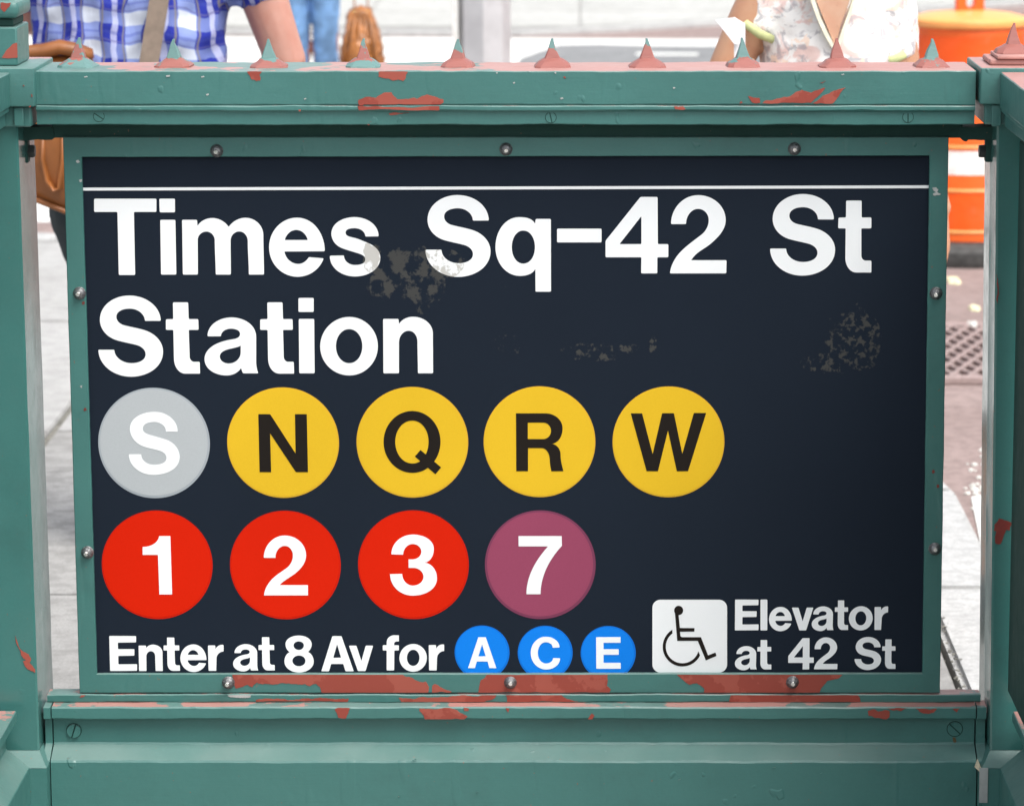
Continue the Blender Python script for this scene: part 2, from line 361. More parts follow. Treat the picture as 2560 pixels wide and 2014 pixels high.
# glyph sources traced as outlines; crop = (x0, y0, scale)
CA = (220, 460, 2.9338); CB = (1040, 460, 2.7138); CD = (1880, 460, 6.385); CC = (220, 720, 2.467)
CE = (250, 1560, 4.824); CF = (690, 1560, 4.824); CI = (230, 950, 3.392); CJ = (870, 950, 3.392); CK = (1500, 950, 5.508)
CL = (230, 1260, 3.392); CM = (870, 1260, 3.392); CN = (1120, 1550, 4.342); CW = (1610, 1480, 7.7625); CG = (1820, 1480, 4.934); CH = (1820, 1580, 4.934)
GL = {
 'T': (CA, [[(45,108),(502,108),(502,205),(337,205),(346,667),(226,667),(216,205),(45,205)]]),
 'i': (CA, [[(523,108),(638,108),(638,208),(526,208)], [(530,263),(641,263),(648,664),(536,664)]]),
 'm': (CA, [[(690,263),(800,263),(803,308,None,(.6,-1)),(912,250,'r'),(1032,315,(.7,1),(.7,-1)),(1155,248,'r'),(1286,375,'d'),(1291,664,'d',None),(1180,664,None,'u'),(1172,420,'u'),(1110,348,'l'),(1046,415,'d'),(1048,664,'d',None),(937,664,None,'u'),(930,415,'u'),(868,349,'l'),(805,410,'d'),(806,664,'d',None),(696,664)]]),
 'e': (CA, [[(1737,493,None,'u'),(1533,247,'l'),(1328,465,'d'),(1537,680,'r'),(1729,545,(.35,-1),None),(1620,536,None,(-.6,1)),(1543,586,'l'),(1441,495,(-.15,-1),None)], [(1443,411,None,(.25,-1)),(1528,337,'r'),(1612,411,(.25,1),None)]]),
 's': (CA, [[(2132,384,None,'u'),(1955,243,'l'),(1785,365,'d'),(1870,473,(1,.36)),(1975,506,(1,.3)),(2034,553,'d'),(1958,594,'l'),(1877,524,'u',None),(1773,526,None,'d'),(1958,678,'r'),(2144,540,'u'),(2052,432,(-1,-.4)),(1950,394,(-1,-.25)),(1889,357,'u'),(1955,324,'r'),(2034,385,'d',None)]]),
 'S': (CD, [[(1307,566,None,'u'),(815,160,'l'),(330,560,'d'),(600,880,(1,.28)),(900,952,(1,.26)),(1045,1098,'d'),(815,1245,'l'),(545,1030,'u',None),(288,1030,None,'d'),(800,1462,'r'),(1326,1050,'u'),(1040,716,(-1,-.31)),(720,638,(-1,-.26)),(596,505,'u'),(815,370,'r'),(1052,566,'d',None)]]),
 't': (CD, [[(1503,265),(1750,265),(1750,535),(1905,535),(1905,708),(1745,708,None,'d'),(1745,1140,'d'),(1815,1222,'r',None),(1905,1222),(1905,1412,None,'l'),(1670,1412,'l'),(1490,1180,'u'),(1495,708,'u',None),(1375,708),(1380,538),(1500,535)]]),
 'q': (CB, [[(812,237),(915,237),(916,730),(811,730),(810,575,None,(-.5,1)),(705,623,'l'),(539,428,'u'),(700,225,'r'),(808,270,(.5,1),None)], [(650,428,'u'),(728,316,'r'),(807,428,'d'),(728,540,'l')]]),
 '-': (CB, [[(957,303),(1259,303),(1259,396),(957,396)]]),
 '4': (CB, [[(1523,88),(1639,88),(1641,408),(1712,408),(1712,497),(1637,497),(1637,606),(1527,606),(1529,497),(1286,497),(1286,385)], [(1529,218),(1529,408),(1380,408)]]),
 '2': (CB, [[(1730,272,None,'u'),(1915,76,'r'),(2101,245,'d'),(2005,400,(-.75,.66)),(1920,460,(-.85,.6)),(1866,517,(-.6,.9),None),(2107,517),(2105,606),(1723,606,None,(.1,-1)),(1805,450,(.75,-.72)),(1935,345,(.8,-.62)),(1986,245,'u'),(1915,169,'l'),(1832,272,'d',None)]]),
 'a': (CC, [[(737,297,None,'u'),(885,181,'r'),(1037,300,'d'),(1037,450,'d'),(1050,525,(.35,1),None),(955,525),(944,492,None,(-.6,1)),(855,538,'l'),(719,437,'u'),(805,338,(1,-.4)),(890,316,(1,-.14)),(938,283,'u'),(882,250,'l'),(820,297,'d',None)], [(942,355,None,'d'),(942,395,'d'),(868,465,'l'),(813,422,'u'),(872,375,(1,-.25)),(942,355,(1,-.5),None)]]),
 'o': (CC, [[(1432,360,'u'),(1612,178,'r'),(1788,358,'d'),(1612,538,'l')], [(1529,358,'u'),(1611,253,'r'),(1692,358,'d'),(1611,463,'l')]]),
 'n': (CC, [[(1820,190),(1915,190),(1918,222,None,(.6,-1)),(2005,177,'r'),(2127,280,'d'),(2128,525,'d',None),(2035,525,None,'u'),(2032,330,'u'),(1978,263,'l'),(1918,335,'d'),(1918,525,'d',None),(1822,525)]]),
 'E': (CE, [[(112,138),(435,140),(435,215),(215,218),(217,297),(415,297),(415,375),(220,378),(222,480),(447,478),(447,558),(122,560)]]),
 'r': (CE, [[(1302,253),(1390,252),(1393,298,None,(.4,-1)),(1475,245,'r',None),(1490,247),(1490,325,None,'l'),(1405,412,'d'),(1402,558,'d',None),(1310,558)]]),
 '8': (CF, [[(275,133,'r'),(430,240,'d'),(385,330,(-.8,.6),(.8,.4)),(455,445,'d'),(277,578,'l'),(102,445,'u'),(165,333,(.8,-.4),(-.8,-.6)),(115,240,'u')], [(212,252,'u'),(275,203,'r'),(336,252,'d'),(275,307,'l')], [(198,438,'u'),(277,373,'r'),(355,438,'d'),(277,503,'l')]]),
 'A': (CF, [[(680,140),(790,140),(938,563),(838,563),(812,475),(665,475),(640,563),(547,563)], [(737,238),(785,400),(690,402)]]),
 'v': (CF, [[(880,255),(970,255),(1030,440),(1082,255),(1172,255),(1080,560),(988,560)]]),
 'f': (CF, [[(1335,553),(1335,312),(1288,312),(1288,250),(1335,248,None,'u'),(1335,215,'u'),(1425,130,'r'),(1482,132),(1482,203,None,'l'),(1460,203,'l'),(1425,232,'d'),(1425,250,'d',None),(1482,250),(1482,312),(1427,312),(1425,553)]]),
 'l': (CG, [[(400,88),(485,88),(485,467),(400,467)]]),
 'dS': (CI, [[(727,435,None,'u'),(530,268,'l'),(322,410,'d'),(450,565,(1,.3)),(565,594,(1,.27)),(632,657,'d'),(525,716,'l'),(418,627,'u',None),(313,627,None,'d'),(525,802,'r'),(744,650,'u'),(625,502,(-1,-.32)),(505,467,(-1,-.27)),(431,410,'u'),(530,353,'r'),(627,435,'d',None)]]),
 'dN': (CI, [[(1411,287),(1511,287),(1727,620),(1722,287),(1822,287),(1832,778),(1730,778),(1511,450),(1520,778),(1422,778)]]),
 'dQ': (CJ, [[(302,522,'u'),(545,260,'r'),(785,520,'d'),(548,784,'l')], [(401,522,'u'),(545,341,'r'),(684,520,'d'),(548,705,'l')]]),
 'dQt': (CJ, [[(615,590),(790,738),(742,795),(567,645)]]),
 'dR': (CJ, [[(1425,280),(1675,280,None,'r'),(1820,408,'d'),(1720,538,'l','r'),(1803,630,'d'),(1828,770,(.3,1),None),(1725,770,None,(-.2,-1)),(1712,680,'u'),(1640,574,'l'),(1527,574,'l',None),(1527,770),(1427,770)], [(1525,358),(1655,358,None,'r'),(1722,428,'d'),(1655,498,'l',None),(1525,498)]]),
 'dW': (CK, [[(424,455),(580,455),(725,1015),(855,453),(1018,453),(1133,1012),(1292,450),(1462,450),(1212,1250),(1058,1250),(936,690),(798,1250),(642,1250)]]),
 'd1': (CL, [[(570,268),(665,268),(680,762),(572,762),(560,427),(430,427),(430,360,None,'r'),(570,268,(.15,-1),None)]]),
 'd2': (CL, [[(1457,452,None,'u'),(1635,263,'r'),(1816,430,'d'),(1735,575,(-.75,.66)),(1645,638,(-.8,.6)),(1592,683,(-.6,.8),None),(1832,683),(1832,770),(1459,770,None,(.1,-1)),(1535,625,(.75,-.72)),(1655,535,(.8,-.62)),(1704,430,'u'),(1635,351,'l'),(1556,452,'d',None)]]),
 'd3': (CM, [[(368,422,None,'u'),(550,255,'r'),(728,378,'d'),(640,493,'l','r'),(755,625,'d'),(550,772,'l'),(357,590,'u',None),(460,588,None,'d'),(550,687,'r'),(640,612,'u'),(555,537,'l'),(514,537),(514,465,None,'r'),(545,465,'r'),(622,400,'u'),(550,335,'l'),(468,425,'d',None)]]),
 'd7': (CM, [[(1446,268),(1812,268),(1814,350,None,(-.7,.75)),(1633,760,'d',None),(1513,760,None,'u'),(1697,355,(.68,-.75),None),(1447,355)]]),
 'dA': (CN, [[(330,180),(410,180),(525,515),(450,515),(430,443),(313,443),(292,515),(218,515)], [(370,258),(410,387),(330,388)]]),
 'dC': (CN, [[(1210,290,None,'u'),(1060,175,'l'),(898,350,'d'),(1065,530,'r'),(1217,408,'u',None),(1140,406,None,'d'),(1065,465,'l'),(975,352,'u'),(1062,234,'r'),(1137,295,'d',None)]]),
 'dE': (CN, [[(1608,180),(1873,178),(1873,240),(1688,240),(1688,310),(1853,310),(1853,370),(1688,370),(1688,458),(1875,458),(1875,522),(1610,522)]]),
}
def toplane(crop, pts, Y=YP):
    x0, y0, s = crop; o = []
    for x, y in pts:
        p = P(x0+x/s, y0+y/s, Y); o.append((p.x, p.z))
    return o
GLW = {}
for k, (crop, cons) in GL.items():
    r = .0018 if crop in (CA, CB, CC, CD) else (.0006 if k[0] == 'd' else .0013)
    GLW[k] = [soften(toplane(crop, outline(c)), r) for c in cons]
for _k in ('S', 's', 'e', 'o', 'a', 'm', 'n', 'q', '2', '8', 'dS', 'dQ', 'dC', 'd2', 'd3', 'dR'): pass
def fit(k, crop, b):                                # the same glyph fitted to another place (crop pixel box)
    x0, y0, s = crop; q0 = P(x0+b[0]/s, y0+b[3]/s, YP); q1 = P(x0+b[2]/s, y0+b[1]/s, YP)
    mid = P(x0+(b[0]+b[2])/2/s, y0+(b[1]+b[3])/2/s, YP); w = (b[2]-b[0])/s*(q1-q0).z/((b[3]-b[1])/s)*1.0
    lean = abs((mid.x))*((b[3]-b[1])/s)/51000*.0006*1000*0
    xs = [p[0] for c in GLW[k] for p in c]; zs = [p[1] for c in GLW[k] for p in c]
    X0, X1, Z0, Z1 = min(xs), max(xs), min(zs), max(zs)
    pxm = (P(x0+b[2]/s, y0+(b[1]+b[3])/2/s, YP).x-P(x0+b[0]/s, y0+(b[1]+b[3])/2/s, YP).x)
    sh = abs(x0+b[0]/s-PX)/51600*((b[3]-b[1])/s)*.0006*(.35 if k in 'Soea82' else .9)
    wx = pxm-sh; cx = mid.x
    return [[(cx+((x-X0)/(X1-X0)-.5)*wx, q0.z+(z-Z0)/(Z1-Z0)*(q1.z-q0.z)) for x, z in c] for c in GLW[k]]

# ================================================================== THE SIGN
sign = thing('subway_sign', 'dark navy station sign reading Times Sq-42 St Station in a green bolted frame', 'sign')
YF = -0.030                                          # front of the sign's frame
TH = .0004
c_ = [P(150, 336, YP+.004), P(2378, 336, YP+.004), P(2356, 1729, YP+.004), P(194, 1729, YP+.004)]
pan = slab('sign_panel', [[(p.x, p.z) for p in [P(190, 375, YP), P(2338, 375, YP), P(2318, 1700, YP), P(228, 1700, YP)]]], YP, .004, M['navy'], sign)
bbk = slab('backing_board', [[(p.x, p.z) for p in [P(170, 352, YP), P(2360, 352, YP), P(2340, 1722, YP), P(208, 1722, YP)]]], YP+.0045, .012, M['paint_shaded'], sign)
# frame of four mitred angle bars
O = [P(157, 343, YF), P(2372, 343, YF), P(2350, 1731, YF), P(199, 1731, YF)]
I = [P(204, 393, YF), P(2324, 389.5, YF), P(2306, 1682.5, YF), P(242, 1684, YF)]
def lp(a, b, t): return a+(b-a)*t
names = ['top', 'right', 'bottom', 'left']
for e in range(4):
    a, b, c, d = O[e], O[(e+1) % 4], I[(e+1) % 4], I[e]
    n = 70; bm = bmesh.new(); rows = []
    for i in range(n+1):
        t_ = i/n; o_ = lp(a, b, t_); i_ = lp(d, c, t_); L = (b-a).length*t_
        perp = (i_-o_).normalized()
        wob = noise.noise(Vector((L*16, e*7.1, 0)))*.0005+noise.noise(Vector((L*60, e*7.1, 3)))*.0003
        o_ = o_ + perp*wob; i_ = i_ - perp*wob*.7 - perp*noise.noise(Vector((L*80, e, 9)))*.0003
        f = Vector((0, 1, 0)); pts = [o_+f*.020, o_+f*.0012, o_+perp*.0012, i_-perp*.0012, i_+f*.0012, i_+f*.0078]
        rows.append([bm.verts.new(p) for p in pts])
    for r0, r1 in zip(rows, rows[1:]):
        for k in range(5): bm.faces.new((r0[k], r0[k+1], r1[k+1], r1[k]))
        bm.faces.new((r0[5], r0[0], r1[0], r1[5]))
    bm.faces.new(rows[0]); bm.faces.new(rows[-1][::-1])
    obj('frame_bar', bm, M['paint'], sign, sharp=22)
# text
def let(k, con, name='letter', mat='white', Y=YP-TH, parent=sign):
    return slab(name, con, Y, TH*.8, M[mat], parent)
for k in ('T', 'm', 'e', 's', 'q', '4', '2', 'S', 't'):
    lab(let(k, GLW[k], 'numeral' if k in '42' else 'letter'), 'white %s in the top line of the sign' % k)
lab(let('-', GLW['-'], 'hyphen'), 'white hyphen before the 42 in the top line')
def two(con, t_):                                   # letter i: dot and stem
    return lab(slab('letter', con, YP-TH, TH*.8, M['white'], sign), t_)
def islab(con, t_):
    # tessellate separately so the dot is not taken for a hole
    bm = bmesh.new()
    for c in con:
        cs = [[Vector((x, z, 0)) for x, z in c]]; tr = tessellate_polygon(cs)
        fr = [bm.verts.new((v.x, YP-TH, v.y)) for v in cs[0]]; bk = [bm.verts.new((v.x, YP-TH*.2, v.y)) for v in cs[0]]
        for q in tr: bm.faces.new([fr[i] for i in q])
        for i in range(len(fr)): j = (i+1) % len(fr); bm.faces.new((fr[i], fr[j], bk[j], bk[i]))
    return lab(obj('letter', bm, M['white'], sign), t_)
islab(GLW['i'], 'white i in the top line of the sign')
lab(let('S', fit('S', CB, (63, 75, 506, 630))), 'white S of Sq in the top line')
for k, b in (('S', (60, 46, 463, 546)), ('t', (478, 88, 691, 527)), ('t', (1060, 88, 1271, 527))):
    lab(let(k, fit(k, CC, b)), 'white %s in the word Station' % k)
for k in ('a', 'o', 'n'): lab(let(k, GLW[k]), 'white %s in the word Station' % k)
islab([soften(toplane(CC, [(1298,61),(1392,61),(1392,147),(1298,147)]), .0018), soften(toplane(CC, [(1300,190),(1395,190),(1398,525),(1303,525)]), .0018)], 'white i in the word Station')
for k, b in (('n', (465,243,758,560)), ('t', (765,158,965,558)), ('e', (968,240,1285,572)), ('a', (1603,237,1906,565)), ('t', (1910,153,2108,553))):
    let(k, fit(k, CE, b))
let('E', GLW['E']); let('r', GLW['r'])
for k in ('8', 'A', 'v', 'f'): let(k, GLW[k], 'numeral' if k == '8' else 'letter')
let('o', fit('o', CF, (1488,235,1820,568))); let('r', fit('r', CF, (1842,240,2030,553)))
for k, b in (('E', (85,88,380,467)), ('e', (505,178,787,477)), ('v', (788,187,1050,467)), ('a', (1033,172,1302,475)), ('t', (1315,98,1485,462)), ('o', (1490,170,1785,467)), ('r', (1805,172,1975,462))):
    let(k, fit(k, CG, b))
let('l', GLW['l'])
for k, b in (('a', (85,168,355,465)), ('t', (360,93,537,455)), ('4', (742,70,1060,455)), ('2', (1062,60,1352,453)), ('S', (1562,55,1890,462)), ('t', (1898,85,2070,447))):
    let(k, fit(k, CH, b), 'numeral' if k in '42' else 'letter')
slab('white_rule', [[(p.x, p.z) for p in (P(205, 469.2, YP), P(2326, 463.4, YP), P(2326, 470.6, YP), P(205, 476.6, YP))]], YP-TH, TH*.8, M['white'], sign)
# route discs
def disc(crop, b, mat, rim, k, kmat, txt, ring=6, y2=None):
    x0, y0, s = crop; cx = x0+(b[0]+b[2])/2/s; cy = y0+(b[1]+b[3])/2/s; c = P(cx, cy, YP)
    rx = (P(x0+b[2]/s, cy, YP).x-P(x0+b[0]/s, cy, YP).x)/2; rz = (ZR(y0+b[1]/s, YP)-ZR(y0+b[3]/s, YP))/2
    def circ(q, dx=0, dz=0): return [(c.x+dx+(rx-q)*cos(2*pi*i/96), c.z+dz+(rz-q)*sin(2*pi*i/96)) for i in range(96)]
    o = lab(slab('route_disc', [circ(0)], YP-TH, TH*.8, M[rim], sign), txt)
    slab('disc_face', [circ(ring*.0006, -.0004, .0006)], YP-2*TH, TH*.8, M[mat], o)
    lo = slab('letter' if k[1] in 'SNQRWACE' else 'numeral', GLW[k], YP-3*TH, TH*.8, M[kmat], o)
    if k == 'dQ': slab('letter_tail', GLW['dQt'], YP-3.3*TH, TH*.8, M[kmat], o)
disc(CI, (53,65,1000,1000), 'grey_d', 'grey_r', 'dS', 'white', 'grey disc with a white S', 5)
disc(CI, (1146,62,2095,998), 'yellow', 'yellow_r', 'dN', 'black', 'yellow disc with a black N', 2.5)
disc(CJ, (72,58,1020,996), 'yellow', 'yellow_r', 'dQ', 'black', 'yellow disc with a black Q', 2.5)
disc(CJ, (1150,53,2098,992), 'yellow', 'yellow_r', 'dR', 'black', 'yellow disc with a black R', 2.5)
disc(CK, (172,88,1713,1612), 'yellow', 'yellow_r', 'dW', 'black', 'yellow disc with a black W', 2.5)
disc(CL, (83,53,1023,973), 'red_d', 'red_r', 'd1', 'white', 'red disc with a white 1', 4)
disc(CL, (1170,55,2110,975), 'red_d', 'red_r', 'd2', 'white', 'red disc with a white 2', 4)
disc(CM, (85,52,1025,973), 'red_d', 'red_r', 'd3', 'white', 'red disc with a white 3', 4)
disc(CM, (1161,52,2100,973), 'purple', 'purple_r', 'd7', 'white', 'purple disc with a white 7', 6)
disc(CN, (72,55,668,640), 'blue_d', 'blue_r', 'dA', 'white', 'blue disc with a white A', 4)
disc(CN, (757,58,1353,643), 'blue_d', 'blue_r', 'dC', 'white', 'blue disc with a white C', 4)
disc(CN, (1440,60,2038,645), 'blue_d', 'blue_r', 'dE', 'white', 'blue disc with a white E', 4)
# wheelchair symbol
def rrect(l, t_, r, b, q, n=8):
    o = []
    for cx, cy, a0 in ((r-q, t_+q, -pi/2), (r-q, b-q, 0), (l+q, b-q, pi/2), (l+q, t_+q, pi)):
        for i in range(n+1): a = a0+pi/2*i/n; o.append((cx+q*cos(a), cy+q*sin(a)))
    return o
sq = slab('accessibility_symbol', [toplane(CW, rrect(163, 142, 1612, 1552, 155))], YP-TH, TH*.8, M['white'], sign)
lab(sq, 'white rounded square with a wheelchair figure')
slab('figure', [soften(toplane(CW, [(598,372),(645,937),(1043,937),(1200,1315),(1407,1230),(1386,1163),(1243,1218),(1105,866),(738,865),(715,855),(706,830),(700,760),(978,757),(980,690),(696,686),(672,440),(660,380)]), .0004)], YP-2*TH, TH*.8, M['black'], sq)
slab('figure_head', [toplane(CW, ell(585, 257, 760, 436))], YP-2.3*TH, TH*.9, M['black'], sq)
arc = []
a0, a1 = atan2(-325, -193), atan2(168, 340)
A0 = a0 % (2*pi); A1 = a1
for i in range(41): a = A0+(A1-A0)*i/40; arc.append((745+382*cos(a), 1050+382*sin(a)))
b0, b1 = atan2(-253, -190) % (2*pi), atan2(90, 310)
for i in range(41): a = b1+(b0-b1)*i/40; arc.append((745+322*cos(a), 1050+321*sin(a)))
slab('wheel', [toplane(CW, arc)], YP-2*TH, TH*.8, M['black'], sq)
# bolts through the frame
def bolt(x, y, k):
    c = P(x, y, YF); r = .0088; bm = bmesh.new()
    lathe(bm, [(r*1.06, 0), (r*1.12, .0012), (r*.98, .0026), (r*.9, .004), (r*.74, .0062), (r*.45, .0078), (0, .0082)], 20, c+Vector((0, .0002, 0)), (0, -1, 0))
    o = obj('bolt', bm, M['zinc'], sign, sharp=35)
    bm = bmesh.new(); a = random.uniform(-.12, .12)
    lathe(bm, [(.0034, .004), (.0034, .0125), (.0028, .0132), (0, .0133)], 12, c, (a, -1, random.uniform(-.1, .1)))
    obj('bolt_stud', bm, M['stud'], o, sharp=35)
    bm = bmesh.new(); a = k*1.9                                        # wing ridges of the one-way cap
    for q in range(3):
        w = a+q*2.1; p0 = c+Vector((cos(w)*.0036, -.0066, sin(w)*.0036)); p1 = c+Vector((cos(w)*.0084, -.0030, sin(w)*.0084))
        tube(bm, [(*p0, .0014), (*p1, .0012)], 6)
    obj('bolt_ridge', bm, M['zinc'], o, smooth=True)
for i, (x, y) in enumerate(((542,377),(1265,373),(1986,372),(199,733),(219,1380),(2340,733),(2337,1371),(571,1705),(1276,1705),(1981,1704))): bolt(x, y, i)

# ------------------------------------------------------------------ worn spots that lie on the iron
def jag(pts, lv=3, rough=.10, seed=1):
    rnd = random.Random(seed); pts = [Vector(p) for p in pts]
    for l in range(lv):
        out = []
        for i, p in enumerate(pts):
            q = pts[(i+1) % len(pts)]; d = q-p; m = (p+q)/2
            if d.length > 2.2: m += Vector((-d.y, d.x)).normalized()*min(d.length*rough, 3.2-l*.6)*rnd.uniform(-1, 1)
            out += [p, m]
        pts = out
    return [tuple(p) for p in pts]
PN = [0]
def patch(parent, crop, pts, Y, mat='primer', name='bare_primer_patch', seed=None, rough=.11, ylim=None, label=None):
    x0, y0, s = crop; px = [(x0+x/s, y0+y/s) for x, y in pts]
    q = jag(px, 4, rough*.9, seed if seed is not None else int(px[0][0]*7+px[0][1]))
    if ylim: q = [(x, min(max(y, ylim[0]), ylim[1])) for x, y in q]
    con = []
    for x, y in q:
        p = P(x, y, Y)
        if not con or hypot(p.x-con[-1][0], p.z-con[-1][1]) > 1e-5: con.append((p.x, p.z))
    PN[0] += 1; e_ = .000011*(PN[0] % 30)
    return slab(name, [con], Y-.0006-e_, .0009, M[mat], parent)
B1 = (0, 1550, 2.412); B2 = (860, 1550, 2.412); B3 = (1700, 1550, 2.524); T1 = (0, 0, 2.412); T2 = (860, 0, 2.412); T3 = (1700, 0, 2.524)
ph = (1685.5, 1730)
patch(sign, (0, 0, 1), [(581,1685),(1005,1685),(1015,1691),(1030,1693),(1038,1699),(1065,1703),(1073,1716),(1071,1731),(804,1731),(800,1716),(790,1708),(775,1714),(763,1708),(746,1710),(713,1707),(672,1708),(643,1705),(630,1717),(618,1710),(605,1716),(589,1720)], YF, ylim=ph)
patch(sign, B2, [(530,435),(535,390),(550,383),(590,405),(650,428),(640,436)], YF, 'primer', ylim=ph)
patch(sign, B2, [(810,436),(815,400),(825,360),(850,345),(860,326),(1590,326),(1590,360),(1585,395),(1610,415),(1600,436)], YF, ylim=ph, rough=.06)
patch(sign, (1700, 1550, 2.524), [(-20,340),(1025,342),(1000,365),(930,380),(905,410),(885,440),(880,456),(150,456),(155,430),(105,395),(60,405),(20,375),(-12,350)], YF, ylim=ph, rough=.06)
for pts in ([(190,402),(196,400),(200,405),(194,408),(190,405)], [(197,450),(205,448),(204,455),(199,455)], [(2330,470),(2340,468),(2346,474),(2342,480),(2350,484),(2352,486),(2334,489),(2332,485),(2340,481),(2334,477)], [(200,965),(206,962),(205,970)]):
    patch(sign, (0, 0, 1), pts, YF, 'scrape', 'paint_scrape', rough=.15)
for x, y in ((205, 755), (210, 1020), (2341, 1212), (2330, 1176)):
    patch(sign, (0, 0, 1), [(x,y),(x+5,y-2),(x+7,y+5),(x+1,y+7)], YF, 'primer_dark', rough=.2)

# ================================================================== END RAILING (cap rail, sill, base panel)
rail = thing('end_railing', 'green iron railing with spiked cap rail holding the station sign', 'railing')
Z = ZR
prof = [(.085, Z(155.5, .085)), (-.080, Z(178, -.080)), (-.080, Z(262.2, -.080)), (-.0775, Z(262.6, -.0775)), (-.0775, Z(264.2, -.0775)), (-.0805, Z(264.8, -.0805)),
        (-.0805, Z(277, -.0805)), (-.0745, Z(278, -.0745)), (-.0740, Z(312.3, -.0740)), (-.028, Z(312.3, -.074)+.001), (-.028, Z(312.3, -.074)+.02), (.085, Z(312.3, -.074)+.02)]
xl, xr = XC(88.5, 220, -.08), XC(2439, 220, -.08)
sweep('cap_rail', prof, xl, xr, M['paint_top'], rail, n=200, amp=.0009, seed=2)
zb = Z(312.3, -.074)
bb_ = sweep('under_beam', [(-.024, zb+.021), (-.024, Z(345, -.024)), (.04, Z(345, -.024)), (.04, zb+.021)], XC(131, 330, -.024), XC(2406, 330, -.024), M['paint_shaded'], rail, n=80, amp=.0008, seed=5)
# end brackets of the beam
for s_, (xa, xb) in enumerate(((60, 131.5), (2405.5, 2478))):
    bm = bmesh.new()
    if s_ == 0: pts = [(60, 316), (131, 316), (138, 340), (131, 349), (60, 352)]
    else: pts = [(2400, 316), (2482, 316), (2482, 351), (2420, 349), (2415, 354), (2405, 350), (2396, 341)]
    q = jag(pts, 2, .04, 5+s_); con = [(P(x, y, -.022).x, P(x, y, -.022).z) for x, y in q]
    slab('beam_bracket', [con], -.0265, .05, M['paint_shaded'], rail)
    if s_ == 0: xs = (61, 73); yb = 406
    else: xs = (2463, 2478); yb = 404
    a = P(xs[0], 350, .0); b = P(xs[1], yb, .0)
    bbox('hanger_strap', a.x, b.x, -.010, .012, b.z, a.z+.01, M['paint_shaded'], rail, .002)
    cx = 78 if s_ == 0 else 2457
    c = P(cx, 378, .0); bm = bmesh.new()
    lathe(bm, [(.010, -.006), (.0105, -.002), (.0105, .003), (.009, .006)], 6, c, (1, 0, 0))
    obj('hanger_nut', bm, M['dark_iron'], rail)
# spikes
def spike_mesh(k):
    """pointed iron tooth on a moulded foot; each cast a little differently"""
    rnd = random.Random(k); bm = bmesh.new(); n = 8
    def ring(h, wx, wy, ch, dx=0):
        a, b = wx*(1-ch), wy*(1-ch); return [bm.verts.new((dx+x_, y_, h)) for x_, y_ in ((wx, -b), (wx, b), (a, wy), (-a, wy), (-wx, b), (-wx, -b), (-a, -wy), (a, -wy))]
    j = lambda v: v*(1+rnd.uniform(-.09, .09))
    R = [ring(-.004, j(.027), .030, .30), ring(.0012, j(.0255), .028, .32), ring(.0055, j(.0215), .022, .36), ring(.0092, j(.0165), .017, .40), ring(.0116, j(.0130), .0125, .36),
         ring(.0122, j(.0108), .0100, .16), ring(.024, j(.0068), .0064, .18, rnd.uniform(-.0006, .0006)), ring(.036, j(.0028), .0027, .25, rnd.uniform(-.001, .001)), ring(.0418, .0014, .0012, .4, rnd.uniform(-.0011, .0011))]
    for a, b in zip(R, R[1:]):
        for i in range(n): bm.faces.new((a[i], a[(i+1) % n], b[(i+1) % n], b[i]))
    bm.faces.new(R[-1]); bm.faces.new(R[0][::-1]); return bm
def spikemat(k, base, tip):
    t_ = NT('spike_paint'); z = t_.xyz(t_.N('ShaderNodeTexCoord').outputs['Object'])[2]
    zz = t_.ma('ADD', z, t_.mr(t_.noise(55, 5, .6, t_.mapped((1, 1, 1), (k*.37, 0, 0))), .3, .7, -.013, .013, False))
    pal = {'g': (.10, .20, .19), 'r': (.27, .095, .078)}
    c = t_.mix(t_.mr(zz, .0115, .0125), pal[base], pal[tip[0]])
    if len(tip) > 1: c = t_.mix(t_.mr(zz, .029, .0305), c, pal[tip[1]])
    c = t_.mix(t_.mr(t_.noise(300, 2), .7, .75, 0, .5), c, (.1, .12, .11))
    return t_.done(c, .42, t_.bump(t_.noise(110, 3, .6, t_.mapped((.4, 1, 1.6))), .5, .0012))
ztop = (prof[0][1]+prof[1][1])/2
for k, (x, base, tip) in enumerate(((195,'g','rg'),(435,'r','g'),(672,'r','g'),(908,'g','rg'),(1145,'r','rg'),(1381,'r','rg'),(1618,'r','rg'),(1857,'r','g'),(2093,'r','r'),(2329,'r','g'))):
    o = obj('spike', spike_mesh(k), spikemat(k, base, tip), rail, sharp=24)
    o.location = (XC(x, 150, 0), .002, ztop+.001); o.rotation_euler = (0, random.uniform(-.045, .045), random.uniform(-.09, .09)); o.scale = (1, 1, random.uniform(.95, 1.03))
